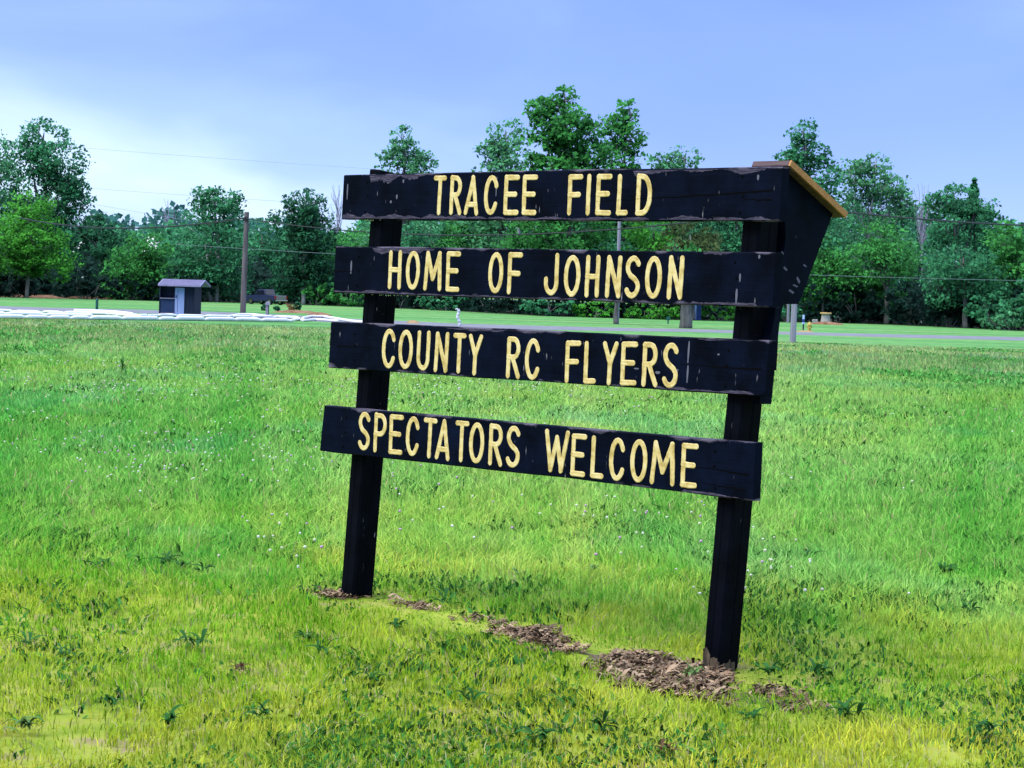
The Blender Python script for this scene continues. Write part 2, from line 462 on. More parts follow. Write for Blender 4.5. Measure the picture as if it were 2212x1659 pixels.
ys = np.concatenate([[-30, 0, 6], np.arange(9, 16, 0.25), [17, 25, 60, 120, 300, 900, 3500]])
xs = np.array([-3000, -600, -100, -20, -8, 0, 8, 20, 100, 600, 3000.0])
V, F = [], []
for y in ys:
    for x in xs: V.append((x, y, float(gz(y))))
nx = len(xs)
for j in range(len(ys) - 1):
    for i in range(nx - 1):
        F.append((j * nx + i, j * nx + i + 1, (j + 1) * nx + i + 1, (j + 1) * nx + i))
mesh_obj('ground', V, F, ground_material(), kind='structure')

# road across the field
edge = [(-260, 652, 661), (-60, 659, 668), (100, 664.5, 672.5), (300, 669, 677), (486, 674.5, 683.5), (608, 680, 690), (760, 689, 699), (880, 694, 704), (987, 699, 708), (1287, 707, 714.5),
        (1478, 710.5, 717), (1700, 717, 722.8), (1900, 721.5, 728), (2212, 728.5, 736), (2500, 736, 744)]
V, F = [], []
for i, (x, y0, y1) in enumerate(edge):
    a, c = ground(x, y0), ground(x, y1)
    V += [(a[0], a[1], 0.004), (c[0], c[1], 0.004)]
    if i: F.append((2 * i - 2, 2 * i - 1, 2 * i + 1, 2 * i))
mesh_obj('road', V, F, M['asphalt'], kind='structure')

XB = [-500, 0, 560, 900, 1200, 1500, 1900, 2212, 2700]
YB = np.interp(XB, [0, 560, 900, 1200, 1500, 1900, 2212, 2500], [642, 655, 668, 684, 692, 700, 715, 724])
V, F = [], []
for i, (x, y) in enumerate(zip(XB, YB)):
    a = ground(x, y - 0.3)
    V += [(a[0], a[1], 0.005), (a[0] * 9, a[1] * 9, 0.005)]
    if i: F.append((2 * i - 2, 2 * i, 2 * i + 1, 2 * i - 1))
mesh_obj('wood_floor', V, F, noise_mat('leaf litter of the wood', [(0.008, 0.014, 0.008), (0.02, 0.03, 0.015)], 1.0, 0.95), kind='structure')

# strip of bare soil and dead mulch under the sign
MULCH = [(690, 1283, 2), (740, 1289, 6), (830, 1297, 6), (960, 1322, 7), (1100, 1350, 13), (1250, 1388, 29), (1400, 1425, 46), (1510, 1462, 54), (1600, 1478, 46), (1660, 1490, 28), (1715, 1499, 6)]
mp_ = np.array([ground(x, y) for x, y, h in MULCH]); 
mw_ = np.array([h * 2 * (mp_[i][1] / FPX) * 1.0 for i, (x, y, h) in enumerate(MULCH)]) * 1.15   # half width across the strip


def mulch_dist(P):
    """distance to the strip's middle line minus its half width; below 0 inside"""
    best = np.full(len(P), 9.0)
    for i in range(len(mp_) - 1):
        a, c = mp_[i][:2], mp_[i + 1][:2]
        ab = c - a
        t = np.clip(((P[:, :2] - a) @ ab) / (ab @ ab), 0, 1)
        q = a + t[:, None] * ab
        w = mw_[i] * (1 - t) + mw_[i + 1] * t
        best = np.minimum(best, np.linalg.norm(P[:, :2] - q, axis=1) - w)
    return best


L_, R_ = [], []
fine_pts = []
for i in range(len(mp_) - 1):
    for k in range(5):
        t = k / 5
        fine_pts.append((mp_[i] * (1 - t) + mp_[i + 1] * t, mw_[i] * (1 - t) + mw_[i + 1] * t))
fine_pts.append((mp_[-1], mw_[-1]))
for i, (p, w) in enumerate(fine_pts):
    d = fine_pts[min(i + 1, len(fine_pts) - 1)][0] - fine_pts[max(i - 1, 0)][0]
    nrm = np.array([-d[1], d[0]]); nrm /= np.linalg.norm(nrm)
    if p[0] < 0.05: continue
    for S, sg in ((L_, 1), (R_, -1)):
        q = p[:2] + sg * nrm * w * random.uniform(0.0, 0.8)
        S.append((q[0], q[1], float(gz(q[1])) + 0.004))
V = L_ + R_; n_ = len(L_)
F = [(i, i + 1, n_ + i + 1, n_ + i) for i in range(n_ - 1)]
M['mulch'] = noise_mat('brown mulch', [(0.035, 0.027, 0.016), (0.085, 0.068, 0.04), (0.15, 0.125, 0.075)], 22, 0.95, bump=0.8)
mesh_obj('soil_strip', V, F, M['mulch'], kind='structure')

# ------------------------------------------------------------------ the sign
S0 = ground(733, 1287)
_d = ray(-3911, 470)
PSI = math.atan2(-_d[1], -_d[0])
LX = np.array([math.cos(PSI), math.sin(PSI), 0]); LY = np.array([-math.sin(PSI), math.cos(PSI), 0])


def on_y(x, y, y0):
    d = ray(x, y)
    t = (y0 - np.dot(CAM - S0, LY)) / np.dot(d, LY)
    q = CAM + d * t - S0
    return np.array([np.dot(q, LX), y0, q[2]])


def on_x(x, y, x0):
    d = ray(x, y)
    t = (x0 - np.dot(CAM - S0, LX)) / np.dot(d, LX)
    q = CAM + d * t - S0
    return np.array([x0, np.dot(q, LY), q[2]])


sign = empty('wooden_sign', S0, PSI, label='big black wooden sign with four yellow lettered boards on two posts', cat='sign')
PT = 0.062                                     # board thickness


def board(name, TL, TR, BL, BR, y0, y1, mt, parent, sag=0.0):
    """a sawn board between four front corners (x, z), slightly uneven along its long edges"""
    bm = bmesh.new()
    N = 26
    rows = []
    jt = np.cumsum(rng.normal(0, 0.0012, N + 1)); jb = np.cumsum(rng.normal(0, 0.0012, N + 1))
    jt -= np.linspace(jt[0], jt[-1], N + 1); jb -= np.linspace(jb[0], jb[-1], N + 1)
    for i in range(N + 1):
        s = i / N
        tx, tz = TL[0] * (1 - s) + TR[0] * s, TL[1] * (1 - s) + TR[1] * s + jt[i]
        bx, bz = BL[0] * (1 - s) + BR[0] * s, BL[1] * (1 - s) + BR[1] * s + jb[i]
        c = 0.006
        ring = [(bx, y0 + c, bz), (bx, y0, bz + c), (tx, y0, tz - c), (tx, y0 + c, tz), (tx, y1, tz), (bx, y1, bz)]
        rows.append([bm.verts.new(q) for q in ring])
    for a, c in zip(rows[:-1], rows[1:]):
        for k in range(6):
            bm.faces.new((a[k], c[k], c[(k + 1) % 6], a[(k + 1) % 6]))
    bm.faces.new(rows[0]); bm.faces.new(rows[-1][::-1])
    return bm_obj(name, bm, mt, parent)


PL = [dict(c=[(743, 378), (1690, 360), (738, 474), (1683, 478)]),
      dict(c=[(725, 532.4), (1675, 545), (720.5, 632.8), (1668.7, 664.2)]),
      dict(c=[(715, 695), (1661, 734.9), (710, 794.5), (1652, 857)]),
      dict(c=[(701, 875.4), (1631.6, 956), (691, 973.8), (1626, 1082.5)])]
words = ['TRACEE FIELD', 'HOME OF JOHNSON', 'COUNTY RC FLYERS', 'SPECTATORS WELCOME']
planks = []
for q, wd in zip(PL, words):
    P = [on_y(x, y, -PT) for x, y in q['c']]
    o = board('plank', *[(p[0], p[2]) for p in P], -PT, -0.002, M['plank'], sign)
    o['label'] = 'black board reading ' + wd
    planks.append(o); q['P'] = P

# posts
def post(base, top, mt, wx, wy, zb):
    A, B = on_y(*base, 0.0), on_y(*top, 0.0)
    k = (B[0] - A[0]) / (B[2] - A[2])
    zt = B[2]
    bm = bmesh.new()
    rows = []
    N = 14
    for i in range(N + 1):
        z = zb + (zt - zb) * i / N
        x = A[0] + k * (z - A[2]) + random.uniform(-.002, .002)
        c = 0.012
        g = 0.0035
        ring = [(x + c, 0, z), (x + wx * .42, 0, z), (x + wx * .46, g, z), (x + wx * .5, 0, z), (x + wx - c, 0, z), (x + wx, c, z), (x + wx, wy * .45, z), (x + wx - g, wy * .5, z), (x + wx, wy * .55, z), (x + wx, wy - c, z), (x + wx - c, wy, z), (x + c, wy, z), (x, wy - c, z), (x, c, z)]
        rows.append([bm.verts.new(p) for p in ring])
    K = len(rows[0])
    for a, c in zip(rows[:-1], rows[1:]):
        for j in range(K):
            bm.faces.new((a[j], a[(j + 1) % K], c[(j + 1) % K], c[j]))
    bm.faces.new(rows[0][::-1]); bm.faces.new(rows[-1])
    return bm, A, k


bm, A, kL = post((733, 1287), (805, 380), M['post'], 0.120, 0.168, -0.25)
bm_obj('post', bm, M['post'], sign)
topz = on_y(805, 380, 0)[2]
xl = A[0] + kL * topz
bm = bmesh.new()                          # split, wedge-shaped top of the left post
hexa(bm, [(xl - 0.002, -0.03, topz - 0.004), (xl + 0.10, -0.03, topz - 0.004), (xl + 0.11, 0.15, topz - 0.004), (xl, 0.15, topz - 0.004),
          (xl + 0.004, -0.03, topz + 0.040), (xl + 0.10, -0.03, topz + 0.034), (xl + 0.112, 0.15, topz + 0.004), (xl + 0.006, 0.15, topz + 0.03)])
bm_obj('post_top', bm, M['post'], sign, bevel=0.006)
bm, A, kR = post((1514, 1450), (1612, 372), M['post'], 0.117, 0.162, -0.3)
rp = bm_obj('post', bm, M['post'], sign)
# bare, gnawed foot of the right post
bm = bmesh.new()
zb_ = -0.062
for (dx0, dx1, dz) in ((0.010, 0.055, 0.13), (0.06, 0.112, 0.085)):
    xb = A[0] + 0.0
    pts = [(xb + dx0, -0.3), (xb + dx1, -0.3), (xb + dx1 + .004, zb_ + dz * .7), (xb + (dx0 + dx1) / 2, zb_ + dz), (xb + dx0 + .003, zb_ + dz * .9)]
    prism(bm, [(p[0], p[1]) for p in pts], 1, -0.004, 0.01)
bm_obj('worn_patch', bm, M['bare'], rp)
bm = bmesh.new()
prism(bm, [(0.02, -0.3), (0.12, -0.3), (0.125, zb_ + .05), (0.09, zb_ + .075), (0.055, zb_ + .05), (0.03, zb_ + .06)], 0, A[0] + 0.112, A[0] + 0.121)
bm_obj('worn_patch', bm, M['bare'], rp)

# little roofed case on the far side of the right post
XP = 3.14
leg = [on_x(1640, 873, XP), on_x(1666, 873, XP), on_x(1684, 698, XP), on_x(1692, 657, XP), on_x(1725, 657, XP), on_x(1800, 459, XP)]
roofR = 3.20
ra, rb_ = on_x(1711, 346, roofR), on_x(1832, 459, roofR)
pan = [(p[1], p[2]) for p in leg]
tz0 = ra[2] - 0.035
pan += [(ra[1] + 0.02, tz0), (on_x(1697, 507, XP)[1], 2.16), (on_x(1672, 690, XP)[1], 1.76)]
bm = bmesh.new(); prism(bm, pan, 0, XP - 0.05, XP)
bm_obj('side_panel', bm, M['panel'], sign)
bm = bmesh.new(); hexa(bm, [(3.0, .170, 1.50), (3.087, .170, 1.50), (3.087, .23, 1.50), (3.0, .23, 1.50), (3.03, .170, 2.46), (3.087, .170, 2.46), (3.087, .25, 2.46), (3.03, .25, 2.46)])
bm_obj('gap_filler', bm, M['post'], sign)  # added filler block that makes the gap between post and panel dark
rl = on_y(1627, 340, ra[1])
sl = (rb_ - ra)[1:]; sl = sl / np.linalg.norm(sl); nn = np.array([-sl[1], sl[0]])
nn = nn if nn[1] > 0 else -nn
th = 0.032
poly = [(ra[1], ra[2]), (rb_[1], rb_[2]), (rb_[1] - nn[0] * th, rb_[2] - nn[1] * th), (ra[1] - nn[0] * th, ra[2] - nn[1] * th)]
bm = bmesh.new(); prism(bm, poly, 0, rl[0], roofR - 0.012)
bm_obj('roof_board', bm, M['roof_front'], sign, bevel=0.003)
bm = bmesh.new(); prism(bm, poly, 0, roofR - 0.0118, roofR)
bm_obj('roof_edge_strip', bm, M['roof_edge'], sign)

# screws, drops
bm = bmesh.new()
bmesh.ops.create_cone(bm, cap_ends=True, segments=8, radius1=0.0075, radius2=0.006, depth=0.006, matrix=Matrix.Rotation(math.radians(90), 4, 'X'))
sme = bpy.data.meshes.new('screw'); bm.to_mesh(sme); bm.free(); sme.materials.append(M['screw'])
for q, pk in zip(PL, planks):
    TL, TR, BL, BR = q['P']
    for s in (0.065, 0.925):
        for t_ in (0.2, 0.5, 0.82):
            o = bpy.data.objects.new('screw', sme); COL.objects.link(o); o.parent = pk
            top = TL * (1 - s) + TR * s; bot = BL * (1 - s) + BR * s
            p = top * (1 - t_) + bot * t_
            o.location = (p[0] + random.uniform(-.012, .012), -PT - 0.001, p[2] + random.uniform(-.012, .012))
for q, pk, num in ((PL[1], planks[1], 60), (PL[0], planks[0], 22)):
    TL, TR, BL, BR = q['P']
    bm = bmesh.new()
    for i in range(num):
        s = random.uniform(0.02, 0.8)
        p = BL * (1 - s) + BR * s
        r = random.uniform(0.003, 0.0065)
        bmesh.ops.create_icosphere(bm, subdivisions=1, radius=r, matrix=Matrix.Translation((p[0], -PT + random.uniform(0.008, 0.03), p[2] - r * 0.8)) @ Matrix.Scale(1.3, 4, (0, 0, 1)))
    bm_obj('rain_drops', bm, M['water'], pk, smooth=True, kind='stuff')

# cracks: thin dark gaps opened along the grain at the board ends
for pi, s0, s1, t0, t1 in ((0, 0.62, 0.985, 0.62, 0.44), (0, 0.93, 0.985, 0.6, 0.61), (1, 0.0, 0.055, 0.53, 0.53), (2, 0.83, 0.99, 0.52, 0.52), (2, 0.02, 0.12, 0.52, 0.5), (3, 0.86, 0.99, 0.50, 0.56), (3, 0.9, 0.985, 0.78, 0.84)):
    TL, TR, BL, BR = PL[pi]['P']
    V = []
    N = 14
    for i in range(N + 1):
        u = i / N
        s = s0 * (1 - u) + s1 * u; t_ = t0 * (1 - u) + t1 * u + random.uniform(-.012, .012)
        p = (TL * (1 - s) + TR * s) * (1 - t_) + (BL * (1 - s) + BR * s) * t_
        h = 0.0035 * (0.25 + u) if s1 > 0.5 else 0.0035 * (1.2 - u)
        V += [(p[0], -PT - 0.0012, p[2] + h), (p[0], -PT - 0.0012, p[2] - h)]
    F = [(2 * i, 2 * i + 1, 2 * i + 3, 2 * i + 2) for i in range(N)]
    mesh_obj('crack', V, F, M['screw'], planks[pi])

# paint peeled off the wood along board edges: (board, from, to, edge, greatest height)
M['peeled'] = noise_mat('peeled lilac grey wood', [(0.016, 0.016, 0.028), (0.050, 0.046, 0.075), (0.10, 0.088, 0.135)], 14, 0.9, (1.2, 1, 14), bump=0.4, spec=0.05)
M['limewash'] = mat('pale scratch', (0.11, 0.115, 0.155), 0.9, spec=0.05)


def peel(pi, s0, s1, edge, hmax, seed):
    g = np.random.default_rng(seed)
    TL, TR, BL, BR = PL[pi]['P']
    N = max(10, int((s1 - s0) * 3.3 / 0.014))
    k = np.interp(np.linspace(0, 1, N + 1), np.linspace(0, 1, max(4, N // 5)), g.uniform(0.0, 1.0, max(4, N // 5)))
    k = np.clip(k + g.normal(0, .07, N + 1), 0.02, 1) * hmax
    k[0] = k[-1] = 0.001
    V = []
    for i in range(N + 1):
        s = s0 + (s1 - s0) * i / N
        top = TL * (1 - s) + TR * s; bot = BL * (1 - s) + BR * s
        a = bot if edge == 'b' else top
        z0 = 0.0065 if edge == 'b' else -0.0065
        z1 = z0 + (k[i] if edge == 'b' else -k[i])
        V += [(a[0], -PT - 0.0007, a[2] + z0), (a[0], -PT - 0.0007, a[2] + z1)]
    F = [(2 * i, 2 * i + 1, 2 * i + 3, 2 * i + 2) for i in range(N)]
    mesh_obj('peeled_edge', V, F, M['peeled'], planks[pi])


peel(0, 0.0, 0.42, 'b', .034, 1); peel(0, 0.42, 0.74, 'b', .020, 2); peel(0, 0.76, 0.985, 'b', .026, 3)
peel(0, 0.07, 0.20, 't', .050, 4); peel(0, 0.70, 0.97, 't', .030, 5); peel(1, 0.0, 0.22, 'b', .020, 6); peel(1, 0.22, 0.6, 'b', .010, 7)
peel(1, 0.10, 0.26, 't', .036, 8); peel(1, 0.84, 0.97, 'b', .016, 9); peel(2, 0.78, 0.98, 'b', .020, 10); peel(2, 0.30, 0.52, 't', .014, 11)
peel(2, 0.86, 0.97, 't', .010, 12); peel(3, 0.86, 0.98, 'b', .014, 13); peel(1, 0.86, 0.9, 't', .012, 14)


def scratch(pi, s, t0, t1, w):
    TL, TR, BL, BR = PL[pi]['P']
    V = []
    for i in range(6):
        t_ = t0 + (t1 - t0) * i / 5
        p = (TL * (1 - s) + TR * s) * (1 - t_) + (BL * (1 - s) + BR * s) * t_
        ww = w * (0.4 + 0.8 * math.sin(math.pi * min(.9, .12 + i / 5.5))) * .5
        V += [(p[0] - ww, -PT - 0.0008, p[2]), (p[0] + ww, -PT - 0.0008, p[2])]
    mesh_obj('scratch', V, [(2 * i, 2 * i + 1, 2 * i + 3, 2 * i + 2) for i in range(5)], M['limewash'], planks[pi])


for a in ((2, .845, .08, .48, .010), (2, .846, .52, .84, .010), (1, .045, .30, .58, .012), (0, .393, .10, .5, .008), (0, .955, .14, .24, .012), (0, .675, .38, .9, .012), (1, .935, .40, .55, .010), (1, .93, .68, .95, .012), (0, .012, .2, .55, .010),
          (0, .16, .12, .2, .012), (0, .145, .45, .55, .012), (0, .13, .58, .64, .014), (2, .785, .66, .71, .03), (2, .822, .60, .64, .03), (2, .74, .62, .65, .03), (2, .905, .28, .31, .014), (1, .97, .05, .12, .012)):
    scratch(*a)
# scuffs on the outer face of the side panel
for y_, z_, w_, h_ in ((.20, 2.02, .022, .012), (.31, 1.965, .02, .02), (.285, 1.935, .03, .008), (.255, 1.905, .03, .012), (.175, 2.10, .012, .010), (.36, 2.04, .02, .008)):
    mesh_obj('scuff', [(XP + .0008, y_ - w_ * .6, z_ + h_ * .3), (XP + .0008, y_ + w_ * .6, z_ - h_), (XP + .0008, y_ + w_, z_ - h_ * .3), (XP + .0008, y_ - w_ * .3, z_ + h_)], [(0, 1, 2, 3)], M['limewash'], sign)

# lettering: routed strokes painted yellow
def arc(cx, cy, rx, ry, a0, a1, n=14):
    return [(cx + rx * math.cos(math.radians(a0 + (a1 - a0) * i / n)), cy + ry * math.sin(math.radians(a0 + (a1 - a0) * i / n))) for i in range(n + 1)]


GL = {
    'T': [[(0, 1), (1, 1)], [(.5, 1), (.47, 0)]],
    'R': [[(.08, 0), (.08, 1)], [(.08, 1), (.5, 1)] + arc(.5, .75, .45, .25, 80, -80, 10) + [(.5, .5), (.08, .5)], [(.45, .5), (1, 0)]],
    'P': [[(.05, 0), (.05, 1)], [(.05, 1), (.5, 1)] + arc(.5, .74, .48, .26, 80, -80, 10) + [(.5, .48), (.05, .48)]],
    'A': [[(0, 0), (.58, 1)], [(.58, 1), (1, 0)], [(.16, .23), (.88, .23)]],
    'C': [arc(.52, .5, .52, .5, 32, 328, 24)],
    'E': [[(0.03, 0), (.03, 1)], [(.03, 1), (1, 1)], [(.03, .52), (.85, .52)], [(.03, 0), (1, 0)]],
    'F': [[(0.03, 0), (.03, 1)], [(.03, 1), (1, 1)], [(.03, .5), (.85, .5)]],
    'I': [[(.5, 0), (.5, 1)]],
    'L': [[(.05, 0), (.05, 1)], [(.05, 0), (1, 0)]],
    'D': [[(.05, 0), (.05, 1)], [(.05, 1), (.4, 1)] + arc(.4, .5, .6, .5, 82, -82, 16) + [(.4, 0), (.05, 0)]],
    'H': [[(.04, 0), (.04, 1)], [(.96, 0), (.96, 1)], [(.04, .5), (.96, .5)]],
    'O': [arc(.5, .5, .5, .5, 0, 360, 30)],
    'M': [[(0, 0), (.12, 1)], [(.12, 1), (.5, .28)], [(.5, .28), (.92, 1)], [(.92, 1), (1, 0)]],
    'J': [[(.92, 1), (.92, .3)] + arc(.47, .28, .45, .28, 0, -180, 12) + [(.02, .36)]],
    'N': [[(.03, 0), (.1, 1)], [(.1, 1), (.9, 0)], [(.9, 0), (.97, 1)]],
    'S': [arc(.52, .75, .46, .25, 25, 185, 12) + [(.1, .66), (.3, .54), (.72, .43), (.93, .32)] + arc(.48, .25, .47, .25, 0, -155, 12)],
    'U': [[(.04, 1), (.04, .3)] + arc(.5, .28, .46, .28, 180, 360, 14) + [(.96, .3), (.96, 1)]],
    'Y': [[(0, 1), (.5, .48)], [(1, 1), (.5, .48)], [(.5, .48), (.47, 0)]],
    'W': [[(0, 1), (.24, 0)], [(.24, 0), (.5, .86)], [(.5, .86), (.74, 0)], [(.74, 0), (1, 1)]],
}
PROF = [(-1.0, -0.001), (-.90, .0009), (-.66, .0018), (-.34, .0013), (0, .0007), (.34, .0013), (.66, .0018), (.90, .0009), (1.0, -0.001)]


def stroke(pts, hw, lift):
    pts = np.asarray(pts, float)
    # resample evenly
    seg = np.linalg.norm(np.diff(pts, axis=0), axis=1)
    L = np.concatenate([[0], np.cumsum(seg)])
    n = max(4, int(L[-1] / 0.012))
    s = np.linspace(0, L[-1], n)
    P = np.stack([np.interp(s, L, pts[:, 0]), np.interp(s, L, pts[:, 1])], 1)
    closed = np.linalg.norm(pts[0] - pts[-1]) < 1e-6
    T = np.gradient(P, axis=0)
    if closed:
        T[0] = T[-1] = (P[1] - P[-2])
    T /= np.linalg.norm(T, axis=1)[:, None] + 1e-9
    P = P + np.cumsum(rng.normal(0, 0.00035, P.shape), axis=0) * (0 if closed else 1)
    W = np.full(n, hw) * (1 + rng.normal(0, 0.03, n))
    Hs = np.ones(n)
    if not closed:
        pre = [(-math.sin(a) * hw, math.cos(a)) for a in (1.45, 1.1, .7, .35)]
        P = np.concatenate([[P[0] + T[0] * d for d, _ in pre], P, [P[-1] - T[-1] * d for d, _ in pre[::-1]]])
        W = np.concatenate([[hw * c for _, c in pre], W, [hw * c for _, c in pre[::-1]]])
        T = np.concatenate([[T[0]] * 4, T, [T[-1]] * 4])
        Hs = np.concatenate([[.35, .7, .95, 1], Hs, [1, .95, .7, .35]])
    V, F = [], []
    k = len(PROF)
    for i in range(len(P)):
        nrm = np.array([-T[i][1], T[i][0]])
        for o, h in PROF:
            q = P[i] + nrm * o * W[i]
            V.append((q[0], -PT - (h * Hs[i] + (lift if h > 0 else 0)), q[1]))
    for i in range(len(P) - 1):
        for j in range(k - 1):
            F.append((i * k + j, i * k + j + 1, (i + 1) * k + j + 1, (i + 1) * k + j))
    return V, F


def zc_(reg, pts):      # enlarged-view coordinates -> frame coordinates
    ox, oy, sc = reg
    return [((ox + x * sc) * 0.548611, (oy + y * sc) * 0.548611) for x, y in pts]


Z3, Z5, Z6, Z7, Z8 = (1400, 300, .67812), (1250, 550, .45208), (2200, 600, .54250), (1250, 1200, .45208), (2200, 1250, .45208)
# per run: board, view, top line (two points), bottom line (two points), letters with outer x range
RUNS = [
    (0, Z3, ((450, 576), (1720, 564)), ((450, 806), (1720, 811)), 'T 451 527 R 543 619 A 632 717 C 747 830 E 860 950 E 967 1055 F 1230 1317 I 1337 1367 E 1394 1488 L 1514 1586 D 1626 1722'),
    (1, Z5, ((620, 962), (2100, 986)), ((620, 1302), (2000, 1362)), 'H 616 736 O 770 893 M 927 1086 E 1120 1243 O 1487 1619 F 1653 1783 J 1972 2108'),
    (1, Z6, ((40, 742), (910, 752)), ((40, 1050), (910, 1072)), 'O 37 158 H 189 300 N 337 462 S 478 598 O 626 750 N 785 911'),
    (2, Z7, ((600, 204), (1900, 290)), ((600, 550), (1900, 662)), 'C 560 682 O 705 832 U 862 985 N 1015 1147 T 1178 1292 Y 1312 1436 R 1640 1770 C 1806 1940'),
    (2, Z8, ((100, 200), (1000, 218)), ((60, 570), (960, 614)), 'F 54 190 L 217 330 Y 377 515 E 537 684 R 718 867 S 898 1046'),
    (3, Z7, ((400, 930), (1700, 1052)), ((400, 1274), (1700, 1422)), 'S 350 462 P 488 605 E 622 746 C 770 890 T 920 1038 A 1028 1157 T 1197 1315 O 1320 1453 R 1485 1618 S 1640 1770 W 1975 2190'),
    (3, Z8, ((100, 1008), (1150, 1096)), ((150, 1385), (1150, 1488)), 'E 104 240 L 276 396 C 438 579 O 622 773 M 798 1016 E 1061 1210'),
]
HW = 0.0156
for bi, reg, tl, bl, spec in RUNS:
    tk = spec.split()
    for i in range(0, len(tk), 3):
        ch, x0, x1 = tk[i], float(tk[i + 1]), float(tk[i + 2])
        def yt(x): return tl[0][1] + (tl[1][1] - tl[0][1]) * (x - tl[0][0]) / (tl[1][0] - tl[0][0])
        def yb(x): return bl[0][1] + (bl[1][1] - bl[0][1]) * (x - bl[0][0]) / (bl[1][0] - bl[0][0])
        lean = 0.022
        hh = (yb(x0) - yt(x0)) * lean
        c = zc_(reg, [(x0 - hh, yb(x0)), (x1 - hh, yb(x1)), (x1 + hh, yt(x1)), (x0 + hh, yt(x0))])
        q = [on_y(x, y, -PT) for x, y in c]
        B0, B1, T1, T0 = [np.array([p[0], p[2]]) for p in q]
        wid = (B1[0] - B0[0]); hgt = T0[1] - B0[1]
        ix = HW / wid if ch != 'I' else 0.0
        iy = HW / hgt
        parts = []
        for si, st in enumerate(GL[ch]):
            pp = []
            for (s, t_) in st:
                s2 = ix + s * (1 - 2 * ix); t2 = iy + t_ * (1 - 2 * iy)
                pp.append((B0 * (1 - s2) + B1 * s2) * (1 - t2) + (T0 * (1 - s2) + T1 * s2) * t2)
            parts.append(stroke(pp, HW, 0.0003 * si))
        Vv, Ff = join_data(parts)
        mesh_obj('letter', Vv, Ff, M['yellow'], planks[bi], smooth=True)

# ------------------------------------------------------------------ trees
LEAF = {
    'teal': leaf_mat('teal green leaves', (0.011, 0.081, 0.039), (0.071, 0.350, 0.155)),
    'mid': leaf_mat('mid green leaves', (0.013, 0.092, 0.024), (0.084, 0.415, 0.093)),
    'dark': leaf_mat('dark green leaves', (0.006, 0.045, 0.024), (0.037, 0.194, 0.093)),
    'bright': leaf_mat('bright green leaves', (0.026, 0.150, 0.020), (0.105, 0.480, 0.060)),
    'light': leaf_mat('light green leaves', (0.032, 0.151, 0.069), (0.123, 0.428, 0.196)),
    'brown': leaf_mat('bronze green leaves', (0.020, 0.045, 0.014), (0.096, 0.156, 0.054)),
    'far': leaf_mat('far leaves with blue haze', (0.020, 0.090, 0.085), (0.066, 0.240, 0.204)),  # blue of the distant haze is mixed into the leaf colour
    'shade': leaf_mat('shade-darkened undergrowth leaves', (0.002, 0.012, 0.012), (0.010, 0.048, 0.034)),  # near-black: shade at the foot of the wood put into the leaf colour
}


def leaf_cloud(blobs, n, size, gaps=0.5, seed=0, clump=0.22):
    """leaf quads gathered into clumps on ellipsoids: (cx, cy, cz, rx, ry, rz)"""
    g = np.random.default_rng(seed)
    vol = np.array([b[3] * b[5] for b in blobs]) ** 0.9
    share = vol / vol.sum()
    C_, S_, T_ = [], [], []
    for b, sh in zip(blobs, share):
        nb = int(n * sh)
        nc = max(8, int(30 + nb / 45))
        d = g.normal(size=(nc, 3)); d /= np.linalg.norm(d, axis=1)[:, None]
        rad = g.uniform(0.35, 1.02, nc) ** (0.45)
        cen = np.array(b[:3]) + d * rad[:, None] * np.array(b[3:6])
        cr_ = clump * min(b[3], b[5]) * g.uniform(0.6, 1.5, nc)
        wt_ = cr_ ** 1.5; wt_ /= wt_.sum()
        idx = g.choice(nc, nb, p=wt_)
        off = g.normal(size=(nb, 3)); off /= np.linalg.norm(off, axis=1)[:, None]
        off *= (g.uniform(0.15, 1.15, nb) ** 0.6)[:, None]
        off[:, 2] *= 0.62
        C_.append(cen[idx] + off * cr_[idx][:, None])
        ct = g.uniform(0, 1, nc)
        T_.append(np.clip(0.55 * ct[idx] + 0.45 * g.uniform(0, 1, nb), 0, 1))
    P = np.concatenate(C_); tint = np.concatenate(T_)
    k = len(P)
    nr = g.normal(size=(k, 3)) + np.array([-0.15, -0.35, 0.75])
    nr /= np.linalg.norm(nr, axis=1)[:, None]
    u = np.cross(nr, g.normal(size=(k, 3))); u /= np.linalg.norm(u, axis=1)[:, None]
    w = np.cross(nr, u)
    s = size * g.uniform(0.55, 1.4, k)
    a = (s * g.uniform(0.55, 1.0, k))[:, None] * u; c = s[:, None] * w
    # pointed, folded leaf sprays: four corners, one lifted
    V = np.stack([P - c, P + a * 0.8 - c * 0.1 + nr * s[:, None] * 0.2, P + c, P - a * 0.8 + c * 0.1], 1).reshape(-1, 3)
    F = np.arange(4 * k).reshape(k, 4)
    return V, F, np.repeat(tint, 4)


def crown_obj(name, blobs, n, size, mt, parent, seed, clump=0.22, **kw):
    V, F, tint = leaf_cloud(blobs, n, size, seed=seed, clump=clump)
    o = mesh_obj(name, V, F, mt, parent, **kw)
    at = o.data.attributes.new('tint', 'FLOAT', 'POINT')
    at.data.foreach_set('value', tint.astype(np.float32))
    return o


def limb(p0, p1, r0, r1, n=6, wob=0.05, sides=6):
    p0, p1 = np.array(p0, float), np.array(p1, float)
    L = np.linalg.norm(p1 - p0)
    pts = [p0 * (1 - t) + p1 * t + np.array([random.uniform(-1, 1), random.uniform(-1, 1), 0]) * wob * L * math.sin(math.pi * t) for t in np.linspace(0, 1, n)]
    return tube_data(pts, np.linspace(r0, r1, n), sides)


def base_y(x):
    """frame height of the wood's edge at frame x"""
    return np.interp(x, [0, 560, 900, 1200, 1500, 1900, 2212, 2500], [642, 655, 668, 684, 692, 700, 715, 724])


seed_ = [100]


